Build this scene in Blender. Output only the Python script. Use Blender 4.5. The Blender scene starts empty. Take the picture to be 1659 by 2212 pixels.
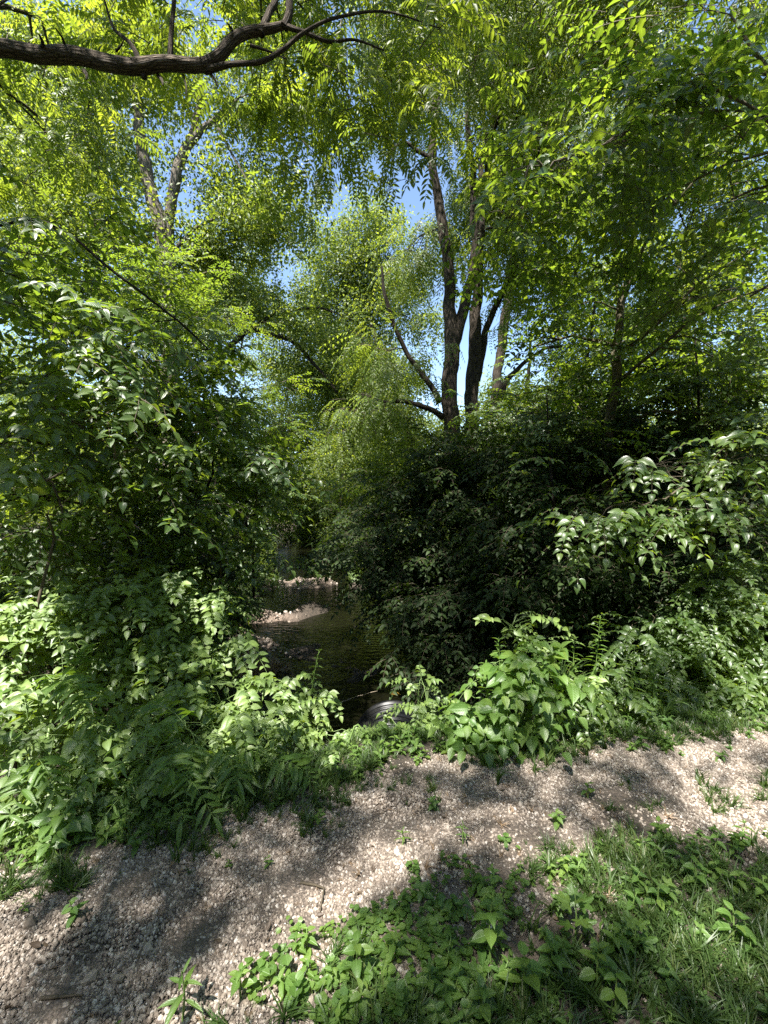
import bpy, math, random
import numpy as np
from mathutils import Matrix, Vector

rng = np.random.default_rng(7)
random.seed(7)
SC = bpy.context.scene
COL = SC.collection

# ------------------------------------------------------------------ camera
F = 928.0                                   # focal length in the 1659 x 2212 picture I measured from
CX, CY, HY = 829.5, 1106.0, 1062.0
PITCH = math.atan((CY - HY) / F)            # looking slightly down
CAMZ = 1.6
cam = bpy.data.cameras.new('camera')
cam.sensor_fit = 'VERTICAL'
cam.angle = 2 * math.atan(CY / F)
cam.clip_start = 0.05
cam.clip_end = 2000
camo = bpy.data.objects.new('camera', cam)
camo.location = (0, 0, CAMZ)
camo.rotation_euler = (math.pi / 2 - PITCH, 0, 0)
COL.objects.link(camo)
SC.camera = camo

# ------------------------------------------------------------------ sky and sun
SUN_EL = math.radians(62)
SUN_AZ = math.atan2(-0.50, -0.87)           # behind the camera, to the left
SUN = np.array([math.sin(SUN_AZ) * math.cos(SUN_EL), math.cos(SUN_AZ) * math.cos(SUN_EL), math.sin(SUN_EL)])
w = bpy.data.worlds.new('World')
SC.world = w
w.use_nodes = True
nt = w.node_tree
bg = nt.nodes['Background']
sky = nt.nodes.new('ShaderNodeTexSky')
sky.sky_type = 'NISHITA'
sky.sun_disc = False
sky.sun_elevation = SUN_EL
sky.sun_rotation = SUN_AZ
sky.air_density = 1.0
sky.dust_density = 0.3
sky.ozone_density = 1.2
nt.links.new(sky.outputs[0], bg.inputs[0])
bg.inputs[1].default_value = 0.09
sl = bpy.data.lights.new('sun', 'SUN')
sl.energy = 5.0
sl.angle = math.radians(0.55)
sl.color = (1.0, 0.955, 0.88)
so = bpy.data.objects.new('sun', sl)
so.rotation_euler = Vector(SUN).to_track_quat('Z', 'Y').to_euler()
so.location = (0, -20, 40)
COL.objects.link(so)
SC.view_settings.view_transform = 'Standard'
SC.view_settings.look = 'None'
SC.view_settings.gamma = 1
SC.view_settings.exposure = 2.0
SC.render.use_simplify = False
cy = SC.cycles
cy.max_bounces = 7
cy.diffuse_bounces = 4
cy.glossy_bounces = 3
cy.transmission_bounces = 4
cy.sample_clamp_indirect = 6.0
cy.use_denoising = False


# ------------------------------------------------------------------ small maths
def P(x, y, D):
    """point seen at picture position (x, y) that lies D metres ahead"""
    a = (x - CX) / F
    b = (CY - y) / F
    dy = math.cos(PITCH) + b * math.sin(PITCH)
    dz = -math.sin(PITCH) + b * math.cos(PITCH)
    return np.array([a / dy * D, D, CAMZ + dz / dy * D])


def proj(p):
    p = np.atleast_2d(p)
    dx, dy, dz = p[:, 0], p[:, 1], p[:, 2] - CAMZ
    c, s = math.cos(PITCH), math.sin(PITCH)
    dep = dy * c - dz * s
    up = dy * s + dz * c
    dep = np.where(dep < 0.02, 0.02, dep)
    return CX + F * dx / dep, CY - F * up / dep, dep


def nrm(v):
    v = np.asarray(v, float)
    return v / np.maximum(np.linalg.norm(v, axis=-1, keepdims=True), 1e-9)


_W = [(rng.normal(size=2) * (1.6 ** k), rng.uniform(0, 6.28), 0.62 ** k) for k in range(9) for _ in range(4)]


def noise2(x, y, f=1.0):
    s = 0
    t = 0
    for (d, ph, a) in _W:
        s = s + a * np.sin((x * d[0] + y * d[1]) * f + ph + 1.7 * np.sin((y * d[0] - x * d[1]) * f * 0.6 + ph * 2))
        t += a * a * 0.5
    return s / math.sqrt(t)


def sstep(a, b, x):
    t = np.clip((x - a) / (b - a), 0, 1)
    return t * t * (3 - 2 * t)


def euler_arr(d, n):
    """XYZ euler angles taking local +Y to d and local +Z near n"""
    y = nrm(d)
    x = nrm(np.cross(y, n))
    z = np.cross(x, y)
    rx = np.arctan2(y[:, 2], z[:, 2])
    ry = -np.arcsin(np.clip(x[:, 2], -1, 1))
    rz = np.arctan2(x[:, 1], x[:, 0])
    return np.stack([rx, ry, rz], 1)


# ------------------------------------------------------------------ ground shape
def edge_far(x):
    return np.interp(x, [-30, -8, -3, -1.6, -.63, -.08, 1.14, 2.47, 5, 10, 40], [-4, -.6, 1.2, 1.79, 2.19, 2.52, 2.52, 2.8, 3.2, 4.0, 8])


def edge_near(x):
    return np.interp(x, [-30, -3, -.9, -.37, .04, .95, 1.73, 4, 40], [-9, .2, 1.12, 1.42, 1.62, 1.86, 1.95, 2.2, 7])


CKY = [3.0, 4.4, 6, 8, 14, 24, 40, 80]
CKX = [.2, 0.1, -.45, -1.0, -2.3, -5.1, -12, -30]
CKW = [.7, 0.9, 1.5, 1.6, 1.0, .75, .8, .8]
WATER_Z = -1.35


def height(x, y):
    x = np.asarray(x, float)
    y = np.asarray(y, float)
    ef = edge_far(x)
    t = np.abs(x - np.interp(y, CKY, CKX)) - np.interp(y, CKY, CKW)
    side = x > np.interp(y, CKY, CKX)
    rise = np.where(side, 1.9, 1.7)
    ck = -1.62 + 0.14 * noise2(x * 1.0, y * 1.0, 1.2) + 0.95 * sstep(-.15, rise, t) + 0.75 * sstep(1.2, 7, t) + 0.5 * sstep(8, 60, t)
    # gravel bars that stand out of the creek bed
    for (bx, by, r, h) in BARS:
        ck = ck + h * np.exp(-(((x - bx) / r[0]) ** 2 + ((y - by) / r[1]) ** 2))
    m = sstep(ef + .15, ef + 1.9, y)
    road = 0.03 * noise2(x, y, .8) * sstep(0, 1, np.abs(x) + 1)
    out = road * (1 - m) + ck * m
    out = out + .008 * noise2(x, y, 4.0)
    back = sstep(-4, -12, y) * 0.6
    return out + back


BARS = [tuple([P(640, 1272, 13.6)[0], 13.6, (1.1, .7), .27]), tuple([P(600, 1300, 11.6)[0], 11.6, (.7, .4), .20]),
        tuple([P(630, 1172, 23)[0], 23, (1.0, .9), .34]), tuple([P(550, 1400, 8.0)[0] - .3, 7.9, (.75, .8), .42]),
        tuple([P(585, 1340, 9.8)[0], 9.8, (.5, .3), .22])]


def ground_at(px, py):
    """where the ray through a picture position meets the ground"""
    lo, hi = 0.6, 60
    for D in np.linspace(0.9, 30, 600):
        p = P(px, py, D)
        if p[2] <= height(p[0], p[1]):
            return np.array([p[0], p[1], float(height(p[0], p[1]))])
    return P(px, py, 30)


# ------------------------------------------------------------------ materials
MAT = {}


def new_mat(name):
    m = bpy.data.materials.new(name)
    m.use_nodes = True
    MAT[name] = m
    return m, m.node_tree.nodes, m.node_tree.links, m.node_tree.nodes['Principled BSDF']


def ramp(N, stops):
    r = N.new('ShaderNodeValToRGB')
    e = r.color_ramp.elements
    while len(e) < len(stops):
        e.new(0.5)
    for k, (p, c) in enumerate(stops):
        e[k].position = p
        e[k].color = (*c, 1) if len(c) == 3 else c
    return r


def leaf_material(name, stops, trans, tmix=0.42, rough=0.42, spec=0.5, vein=0.0, under=None):
    m, N, L, pb = new_mat(name)
    oi = N.new('ShaderNodeObjectInfo')
    at = N.new('ShaderNodeAttribute')
    at.attribute_name = 'lr'
    ad = N.new('ShaderNodeMath'); ad.operation = 'ADD'
    L.new(oi.outputs['Random'], ad.inputs[0]); L.new(at.outputs['Fac'], ad.inputs[1])
    hf = N.new('ShaderNodeMath'); hf.operation = 'MULTIPLY'; hf.inputs[1].default_value = 0.5
    L.new(ad.outputs[0], hf.inputs[0])
    # colour drift over each plant, a few decimetres wide
    geo = N.new('ShaderNodeNewGeometry')
    nz = N.new('ShaderNodeTexNoise'); nz.inputs['Scale'].default_value = 1.3; nz.inputs['Detail'].default_value = 2
    L.new(geo.outputs['Position'], nz.inputs['Vector'])
    mx = N.new('ShaderNodeMix'); mx.data_type = 'FLOAT'; mx.inputs[0].default_value = 0.4
    L.new(hf.outputs[0], mx.inputs[2]); L.new(nz.outputs[0], mx.inputs[3])
    r = ramp(N, stops)
    L.new(mx.outputs[0], r.inputs[0])
    col = r.outputs[0]
    if vein > 0:
        uv = N.new('ShaderNodeUVMap')
        sep = N.new('ShaderNodeSeparateXYZ'); L.new(uv.outputs[0], sep.inputs[0])
        # midrib: |u-.5| small ; side veins: stripes of v - |u-.5|
        a = N.new('ShaderNodeMath'); a.operation = 'SUBTRACT'; a.inputs[1].default_value = .5; L.new(sep.outputs[0], a.inputs[0])
        b = N.new('ShaderNodeMath'); b.operation = 'ABSOLUTE'; L.new(a.outputs[0], b.inputs[0])
        mr = N.new('ShaderNodeMapRange'); mr.inputs[1].default_value = 0.015; mr.inputs[2].default_value = 0.05
        mr.inputs[3].default_value = 1; mr.inputs[4].default_value = 0; L.new(b.outputs[0], mr.inputs[0])
        c = N.new('ShaderNodeMath'); c.operation = 'MULTIPLY_ADD'; c.inputs[1].default_value = -.75; L.new(b.outputs[0], c.inputs[0]); L.new(sep.outputs[1], c.inputs[2])
        d = N.new('ShaderNodeMath'); d.operation = 'MULTIPLY'; d.inputs[1].default_value = 50; L.new(c.outputs[0], d.inputs[0])
        e = N.new('ShaderNodeMath'); e.operation = 'SINE'; L.new(d.outputs[0], e.inputs[0])
        g = N.new('ShaderNodeMapRange'); g.inputs[1].default_value = 0.72; g.inputs[2].default_value = 1.0; L.new(e.outputs[0], g.inputs[0])
        h = N.new('ShaderNodeMath'); h.operation = 'MAXIMUM'; L.new(mr.outputs[0], h.inputs[0]); L.new(g.outputs[0], h.inputs[1])
        k = N.new('ShaderNodeMath'); k.operation = 'MULTIPLY'; k.inputs[1].default_value = vein; L.new(h.outputs[0], k.inputs[0])
        vm = N.new('ShaderNodeMix'); vm.data_type = 'RGBA'; L.new(k.outputs[0], vm.inputs[0]); L.new(col, vm.inputs[6]); vm.inputs[7].default_value = (.16, .26, .09, 1)
        col = vm.outputs[2]
        bp = N.new('ShaderNodeBump'); bp.inputs['Strength'].default_value = .5; bp.inputs['Distance'].default_value = .0012; bp.invert = True
        L.new(h.outputs[0], bp.inputs['Height']); L.new(bp.outputs[0], pb.inputs['Normal'])
    L.new(col, pb.inputs['Base Color'])
    pb.inputs['Roughness'].default_value = rough
    pb.inputs['Specular IOR Level'].default_value = spec
    tr = N.new('ShaderNodeBsdfTranslucent')
    tm = N.new('ShaderNodeMix'); tm.data_type = 'RGBA'; tm.blend_type = 'MULTIPLY'; tm.inputs[0].default_value = 1
    L.new(col, tm.inputs[6]); tm.inputs[7].default_value = (*trans, 1)
    L.new(tm.outputs[2], tr.inputs[0])
    ms = N.new('ShaderNodeMixShader'); ms.inputs[0].default_value = tmix
    out = N['Material Output']
    L.new(pb.outputs[0], ms.inputs[1]); L.new(tr.outputs[0], ms.inputs[2]); L.new(ms.outputs[0], out.inputs[0])
    return m


G_TR = (3.6, 3.4, 1.1)
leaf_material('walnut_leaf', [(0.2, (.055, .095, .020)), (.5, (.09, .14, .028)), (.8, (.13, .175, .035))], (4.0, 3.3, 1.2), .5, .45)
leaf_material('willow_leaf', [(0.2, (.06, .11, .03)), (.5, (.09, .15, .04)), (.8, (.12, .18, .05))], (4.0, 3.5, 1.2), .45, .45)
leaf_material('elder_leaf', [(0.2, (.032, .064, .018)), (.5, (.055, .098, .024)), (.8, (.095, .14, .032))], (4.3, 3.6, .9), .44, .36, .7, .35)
leaf_material('bush_leaf', [(0.15, (.08, .13, .04)), (.5, (.125, .195, .045)), (.8, (.19, .26, .065)), (.97, (.30, .27, .09))], (2.5, 2.3, .6), .32, .44, .8, .4)
leaf_material('shade_dark_leaf', [(0.2, (.018, .038, .011)), (.5, (.024, .044, .012)), (.8, (.036, .06, .016))], (3.0, 2.8, .9), .34, .55, .25)  # base colour and gloss lowered to deepen the shade on these shrubs
leaf_material('weed_leaf', [(0.2, (.05, .11, .022)), (.5, (.085, .155, .028)), (.8, (.13, .195, .035))], (2.8, 2.6, .8), .36, .42, .5, .45)
leaf_material('far_leaf', [(0.15, (.055, .09, .022)), (.5, (.09, .135, .03)), (.85, (.14, .18, .045))], (3.6, 3.1, 1.1), .45, .5)
leaf_material('grass_blade', [(0.2, (.035, .07, .018)), (.6, (.065, .11, .028)), (.9, (.15, .15, .06))], (2.6, 2.6, .8), .35, .45)
leaf_material('straw_blade', [(0.2, (.22, .15, .09)), (.6, (.32, .23, .15)), (.9, (.40, .30, .2))], (1.2, 1.1, .9), .2, .6)
leaf_material('dead_leaf', [(0.2, (.05, .035, .024)), (.6, (.10, .07, .045)), (.9, (.17, .12, .08))], (1.3, 1.0, .6), .15, .6)
leaf_material('yellow_leaf', [(0.2, (.35, .22, .03)), (.6, (.42, .27, .04)), (.9, (.45, .3, .05))], (1.3, 1.1, .6), .25, .5)


def bark_material(name, c1, c2, sc_u=9, sc_v=2.2, bump=.02, moss=0.0):
    m, N, L, pb = new_mat(name)
    uv = N.new('ShaderNodeUVMap')
    mp = N.new('ShaderNodeMapping'); mp.inputs['Scale'].default_value = (sc_u, sc_v, 1); L.new(uv.outputs[0], mp.inputs[0])
    n0 = N.new('ShaderNodeTexNoise'); n0.inputs['Scale'].default_value = 2.5; n0.inputs['Detail'].default_value = 4
    L.new(mp.outputs[0], n0.inputs['Vector'])
    va = N.new('ShaderNodeMix'); va.data_type = 'RGBA'; va.blend_type = 'ADD'; va.inputs[0].default_value = .35
    L.new(mp.outputs[0], va.inputs[6]); L.new(n0.outputs['Color'], va.inputs[7])
    vo = N.new('ShaderNodeTexVoronoi'); vo.feature = 'DISTANCE_TO_EDGE'; vo.inputs['Scale'].default_value = 1.6; L.new(va.outputs[2], vo.inputs['Vector'])
    r = ramp(N, [(0.0, c1), (.12, tuple(.5 * (a + b) for a, b in zip(c1, c2))), (.38, c2)])
    L.new(vo.outputs['Distance'], r.inputs[0])
    n1 = N.new('ShaderNodeTexNoise'); n1.inputs['Scale'].default_value = 9; n1.inputs['Detail'].default_value = 6
    L.new(mp.outputs[0], n1.inputs['Vector'])
    rr = ramp(N, [(.3, (.55, .55, .55)), (.7, (1.25, 1.22, 1.15))])
    L.new(n1.outputs[0], rr.inputs[0])
    mu = N.new('ShaderNodeMix'); mu.data_type = 'RGBA'; mu.blend_type = 'MULTIPLY'; mu.inputs[0].default_value = 1
    L.new(r.outputs[0], mu.inputs[6]); L.new(rr.outputs[0], mu.inputs[7])
    L.new(mu.outputs[2], pb.inputs['Base Color'])
    pb.inputs['Roughness'].default_value = .9
    pb.inputs['Specular IOR Level'].default_value = .25
    ad = N.new('ShaderNodeMath'); ad.operation = 'MULTIPLY_ADD'; ad.inputs[1].default_value = .25
    L.new(n1.outputs[0], ad.inputs[0]); L.new(vo.outputs['Distance'], ad.inputs[2])
    bp = N.new('ShaderNodeBump'); bp.inputs['Strength'].default_value = 1; bp.inputs['Distance'].default_value = bump
    L.new(ad.outputs[0], bp.inputs['Height']); L.new(bp.outputs[0], pb.inputs['Normal'])
    return m


bark_material('walnut_bark', (.030, .022, .016), (.17, .135, .105), 11, 5, .03)
bark_material('grey_bark', (.05, .042, .034), (.23, .20, .165), 15, 3, .03)
bark_material('dark_bark', (.018, .014, .011), (.085, .068, .052), 15, 3, .03)
bark_material('young_bark', (.06, .055, .035), (.16, .14, .09), 4, 4, .008)
m, N, L, pb = new_mat('twig_bark')
pb.inputs['Base Color'].default_value = (.07, .055, .035, 1); pb.inputs['Roughness'].default_value = .8
m, N, L, pb = new_mat('green_stem')
pb.inputs['Base Color'].default_value = (.12, .19, .05, 1); pb.inputs['Roughness'].default_value = .5
m, N, L, pb = new_mat('pale_stem')
pb.inputs['Base Color'].default_value = (.30, .25, .18, 1); pb.inputs['Roughness'].default_value = .8

# ground
m, N, L, pb = new_mat('ground_mix')
geo = N.new('ShaderNodeNewGeometry')
at = N.new('ShaderNodeAttribute'); at.attribute_name = 'zone'
sp = N.new('ShaderNodeSeparateColor'); L.new(at.outputs['Color'], sp.inputs[0])
n1 = N.new('ShaderNodeTexNoise'); n1.inputs['Scale'].default_value = 26; n1.inputs['Detail'].default_value = 8; L.new(geo.outputs[0], n1.inputs['Vector'])
n2 = N.new('ShaderNodeTexNoise'); n2.inputs['Scale'].default_value = 2.2; n2.inputs['Detail'].default_value = 5; L.new(geo.outputs[0], n2.inputs['Vector'])
soil = ramp(N, [(.3, (.014, .011, .008)), (.5, (.034, .026, .018)), (.75, (.075, .056, .040))]); L.new(n1.outputs[0], soil.inputs[0])
vo = N.new('ShaderNodeTexVoronoi'); vo.inputs['Scale'].default_value = 85; L.new(geo.outputs[0], vo.inputs['Vector'])
vr = ramp(N, [(0, (.09, .072, .058)), (.5, (.20, .168, .14)), (1, (.38, .33, .29))]); L.new(vo.outputs['Color'], vr.inputs[0])
vd = ramp(N, [(.25, (1, 1, 1)), (.6, (.35, .32, .30))]); L.new(vo.outputs['Distance'], vd.inputs[0])
gm = N.new('ShaderNodeMix'); gm.data_type = 'RGBA'; gm.blend_type = 'MULTIPLY'; gm.inputs[0].default_value = .8
L.new(vr.outputs[0], gm.inputs[6]); L.new(vd.outputs[0], gm.inputs[7])
dust = N.new('ShaderNodeMix'); dust.data_type = 'RGBA'; L.new(n2.outputs[0], dust.inputs[0]); L.new(gm.outputs[2], dust.inputs[6]); dust.inputs[7].default_value = (.16, .125, .10, 1)
mz = N.new('ShaderNodeMix'); mz.data_type = 'RGBA'; L.new(sp.outputs[0], mz.inputs[0]); L.new(soil.outputs[0], mz.inputs[6]); L.new(dust.outputs[2], mz.inputs[7])
sand = ramp(N, [(.3, (.07, .052, .04)), (.7, (.22, .165, .13))]); L.new(n1.outputs[0], sand.inputs[0])
mz2 = N.new('ShaderNodeMix'); mz2.data_type = 'RGBA'; L.new(sp.outputs[1], mz2.inputs[0]); L.new(mz.outputs[2], mz2.inputs[6]); L.new(sand.outputs[0], mz2.inputs[7])
L.new(mz2.outputs[2], pb.inputs['Base Color'])
pb.inputs['Roughness'].default_value = .95
bp = N.new('ShaderNodeBump'); bp.inputs['Strength'].default_value = .9; bp.inputs['Distance'].default_value = .02
bh = N.new('ShaderNodeMath'); bh.operation = 'MULTIPLY_ADD'; bh.inputs[1].default_value = -.6; L.new(vo.outputs['Distance'], bh.inputs[0]); L.new(n1.outputs[0], bh.inputs[2])
L.new(bh.outputs[0], bp.inputs['Height']); L.new(bp.outputs[0], pb.inputs['Normal'])

m, N, L, pb = new_mat('limestone')
oi = N.new('ShaderNodeObjectInfo')
geo = N.new('ShaderNodeNewGeometry')
n1 = N.new('ShaderNodeTexNoise'); n1.inputs['Scale'].default_value = 120; n1.inputs['Detail'].default_value = 4; L.new(geo.outputs[0], n1.inputs['Vector'])
r = ramp(N, [(0, (.11, .085, .065)), (.3, (.18, .145, .115)), (.6, (.26, .215, .175)), (.88, (.35, .30, .255)), (1, (.50, .45, .40))]); L.new(oi.outputs['Random'], r.inputs[0])
rr = ramp(N, [(.3, (.7, .7, .7)), (.7, (1.1, 1.1, 1.1))]); L.new(n1.outputs[0], rr.inputs[0])
mu = N.new('ShaderNodeMix'); mu.data_type = 'RGBA'; mu.blend_type = 'MULTIPLY'; mu.inputs[0].default_value = 1
L.new(r.outputs[0], mu.inputs[6]); L.new(rr.outputs[0], mu.inputs[7]); L.new(mu.outputs[2], pb.inputs['Base Color'])
pb.inputs['Roughness'].default_value = .85

m, N, L, pb = new_mat('creek_water')
pb.inputs['Base Color'].default_value = (.004, .004, .002, 1)
pb.inputs['Roughness'].default_value = .03
pb.inputs['IOR'].default_value = 1.33
pb.inputs['Specular IOR Level'].default_value = .5
geo = N.new('ShaderNodeNewGeometry')
wv = N.new('ShaderNodeTexNoise'); wv.inputs['Scale'].default_value = 6; wv.inputs['Detail'].default_value = 3; wv.inputs['Distortion'].default_value = 1.2; L.new(geo.outputs[0], wv.inputs['Vector'])
w2 = N.new('ShaderNodeTexWave'); w2.wave_type = 'RINGS'; w2.inputs['Scale'].default_value = 3.2; w2.inputs['Distortion'].default_value = 5; w2.inputs['Detail'].default_value = 2
mpw = N.new('ShaderNodeMapping'); mpw.inputs['Location'].default_value = (.4, -6.6, 0); L.new(geo.outputs[0], mpw.inputs[0]); L.new(mpw.outputs[0], w2.inputs[0])
am = N.new('ShaderNodeMath'); am.operation = 'MULTIPLY_ADD'; am.inputs[1].default_value = .25; L.new(w2.outputs['Fac'], am.inputs[0]); L.new(wv.outputs[0], am.inputs[2])
bp = N.new('ShaderNodeBump'); bp.inputs['Strength'].default_value = .35; bp.inputs['Distance'].default_value = .03
L.new(am.outputs[0], bp.inputs['Height']); L.new(bp.outputs[0], pb.inputs['Normal'])

m, N, L, pb = new_mat('black_plastic')
pb.inputs['Base Color'].default_value = (.018, .019, .022, 1)
pb.inputs['Roughness'].default_value = .38
pb.inputs['Specular IOR Level'].default_value = .22
geo = N.new('ShaderNodeNewGeometry')
n1 = N.new('ShaderNodeTexNoise'); n1.inputs['Scale'].default_value = 14; n1.inputs['Detail'].default_value = 6; L.new(geo.outputs[0], n1.inputs['Vector'])
r = ramp(N, [(.45, (.005, .0055, .007)), (.8, (.02, .019, .016))]); L.new(n1.outputs[0], r.inputs[0]); L.new(r.outputs[0], pb.inputs['Base Color'])


# ------------------------------------------------------------------ mesh builder
class MB:
    def __init__(self):
        self.v = []; self.f = []; self.uv = []; self.lr = []; self.mi = []; self.n = 0

    def add(self, verts, faces, uvs=None, lr=0.5, mi=0):
        """uvs: one per vertex"""
        verts = np.asarray(verts, float)
        self.v.append(verts)
        k = self.n
        for f in faces:
            self.f.append([i + k for i in f])
            self.mi.append(mi)
            self.lr.append(lr)
        self.uv.append(np.zeros((len(verts), 2)) if uvs is None else np.asarray(uvs, float))
        self.n += len(verts)

    def mesh(self, name, mats, smooth=True):
        me = bpy.data.meshes.new(name)
        V = np.concatenate(self.v) if self.v else np.zeros((0, 3))
        U = np.concatenate(self.uv) if self.uv else np.zeros((0, 2))
        me.from_pydata(V.tolist(), [], self.f)
        for mt in mats:
            me.materials.append(MAT[mt])
        li = np.zeros(len(me.loops), int)
        me.loops.foreach_get('vertex_index', li)
        ul = me.uv_layers.new(name='UVMap')
        ul.data.foreach_set('uv', U[li].astype(np.float32).ravel())
        a = me.attributes.new('lr', 'FLOAT', 'FACE')
        a.data.foreach_set('value', np.array(self.lr, np.float32))
        me.polygons.foreach_set('material_index', np.array(self.mi, np.int32))
        me.polygons.foreach_set('use_smooth', np.full(len(self.f), smooth))
        me.update()
        return me


def link(name, data, parent=None, loc=(0, 0, 0), rot=None, scale=None, **props):
    o = bpy.data.objects.new(name, data)
    COL.objects.link(o)
    o.location = loc
    if rot is not None:
        o.rotation_euler = rot
    if scale is not None:
        o.scale = scale if hasattr(scale, '__len__') else (scale,) * 3
    if parent is not None:
        o.parent = parent
    for k, v in props.items():
        if v is not None:
            o[k] = v
    return o


def thing(name, label, cat, loc, group=None):
    o = link(name, None, None, tuple(float(c) for c in loc))
    o['label'] = label; o['category'] = cat
    if group:
        o['group'] = group
    o.empty_display_size = .1
    return o


def smooth_line(pts, radii, step):
    """Catmull-Rom through the points, resampled"""
    pts = np.asarray(pts, float); radii = np.asarray(radii, float)
    if len(pts) == 2:
        n = max(2, int(np.linalg.norm(pts[1] - pts[0]) / step))
        t = np.linspace(0, 1, n + 1)[:, None]
        return pts[0] * (1 - t) + pts[1] * t, radii[0] * (1 - t[:, 0]) + radii[1] * t[:, 0]
    ext = np.vstack([2 * pts[0] - pts[1], pts, 2 * pts[-1] - pts[-2]])
    O = []; R = []
    for i in range(len(pts) - 1):
        p0, p1, p2, p3 = ext[i], ext[i + 1], ext[i + 2], ext[i + 3]
        n = max(1, int(np.linalg.norm(p2 - p1) / step))
        for k in range(n):
            t = k / n
            O.append(.5 * ((2 * p1) + (-p0 + p2) * t + (2 * p0 - 5 * p1 + 4 * p2 - p3) * t * t + (-p0 + 3 * p1 - 3 * p2 + p3) * t ** 3))
            R.append(radii[i] * (1 - t) + radii[i + 1] * t)
    O.append(pts[-1]); R.append(radii[-1])
    return np.array(O), np.array(R)


def tube(mb, pts, radii, sides=6, mi=0, lump=0.0, seed=0.0, cap=True, lr=.5):
    pts = np.asarray(pts, float); radii = np.asarray(radii, float)
    n = len(pts)
    T = np.gradient(pts, axis=0)
    T = nrm(T)
    ref = np.array([0.13, 0.98, 0.1]) if abs(T[0][1]) < .8 else np.array([.98, .1, .1])
    X = nrm(np.cross(T, ref)); Y = np.cross(T, X)
    th = np.linspace(0, 2 * math.pi, sides + 1)          # seam column doubled for clean UVs
    ln = np.concatenate([[0], np.cumsum(np.linalg.norm(np.diff(pts, axis=0), axis=1))])
    V = []; U = []
    for j, a in enumerate(th):
        aa = 0 if j == sides else a
        rr = radii.copy()
        if lump:
            rr = rr * (1 + lump * (.5 * np.sin(3 * aa + ln * 7 + seed) + .35 * np.sin(5 * aa - ln * 13 + seed * 2) + .4 * np.sin(ln * 19 + 2 * aa + seed)
                                   + .45 * np.sin(9 * aa + 2.5 * np.sin(ln * 9 + seed)) * (np.sin(ln * 31 + aa * 2) * .4 + .6)))
        V.append(pts + (X * math.cos(aa) + Y * math.sin(aa)) * rr[:, None])
        U.append(np.stack([np.full(n, j / sides), ln], 1))
    V = np.stack(V, 1).reshape(-1, 3); U = np.stack(U, 1).reshape(-1, 2)
    W = sides + 1
    Fc = [(i * W + j, i * W + j + 1, (i + 1) * W + j + 1, (i + 1) * W + j) for i in range(n - 1) for j in range(sides)]
    if cap and radii[-1] > .004:
        V = np.vstack([V, pts[-1] + T[-1] * radii[-1] * .4]); U = np.vstack([U, [[.5, ln[-1]]]])
        Fc += [((n - 1) * W + j, (n - 1) * W + j + 1, n * W) for j in range(sides)]
    mb.add(V, Fc, U, lr, mi)


# ------------------------------------------------------------------ leaf shapes: base at origin, along +Y, length 1
def leaf_shape(kind='ovate', rows=5, W=.5, fold=.12, droop=.18, teeth=0.0, twist=0.0, wave=0.0, petiole=0.0):
    t = np.linspace(0, 1, rows + 1)
    if kind == 'ovate':
        wd = np.sin(math.pi * t ** .72) ** .85 * (1 - .12 * t)
        wd = wd * (1 - sstep(.72, 1, t) * .3)
    elif kind == 'lance':
        wd = np.sin(math.pi * t ** .85) ** .9
    elif kind == 'round':
        wd = np.sqrt(np.clip(1 - (2 * t - 1) ** 2, 0, 1)); wd[0] = .35
    elif kind == 'heart':
        wd = np.sin(math.pi * np.clip(t * .9 + .1, 0, 1) ** .55) ** .8; wd[0] = .5
    elif kind == 'blade':
        wd = np.clip(1 - t ** 2.2, 0, 1) * (.6 + .4 * t)
    wd[-1] = 0
    if kind not in ('round', 'heart', 'blade'):
        wd[0] = 0.03
    V = []; U = []
    for i, tt in enumerate(t):
        w_ = W * .5 * wd[i]
        if teeth and 0 < i < rows:
            w_ *= 1 + (teeth if i % 2 else -teeth)
        z = -droop * tt * tt
        yb = tt
        for s in (-1, 0, 1):
            back = -.10 * abs(s) * (1 if kind == 'heart' and i == 0 else 0)
            V.append((s * w_ + twist * tt * tt * .1, yb + back - (.03 * abs(s) if teeth and i % 2 else 0), z + fold * abs(s) * w_ / max(W * .5, 1e-6) * .5 * 1.0 + wave * math.sin(tt * 9 + s) * abs(s)))
            U.append((.5 + .5 * s * wd[i] * .98, tt))
    Fc = []
    for i in range(rows):
        a = i * 3
        if i == rows - 1:
            Fc += [(a, a + 1, a + 4), (a + 1, a + 2, a + 4)]
        else:
            Fc += [(a, a + 1, a + 4, a + 3), (a + 1, a + 2, a + 5, a + 4)]
    V = np.array(V)
    if petiole:
        V[:, 1] = V[:, 1] * (1 - petiole) + petiole
        n = len(V)
        V = np.vstack([V, [(-.012, 0, 0), (.012, 0, 0), (.012, petiole, .0), (-.012, petiole, .0)]])
        U += [(.5, 0)] * 4
        Fc.append((n, n + 1, n + 2, n + 3))
    return V, Fc, np.array(U)


def xf(V, pos, d, n, s):
    y = nrm(np.asarray(d, float)); x = nrm(np.cross(y, n)); z = np.cross(x, y)
    return (V * s) @ np.stack([x, y, z]) + np.asarray(pos)


def add_leaf(mb, shp, pos, d, n, s, mi=0, r=None):
    mb.add(xf(shp[0], pos, d, n, s), shp[1], shp[2], random.random() if r is None else r, mi)


def rv(s=1.0):
    return rng.normal(size=3) * s


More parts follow.
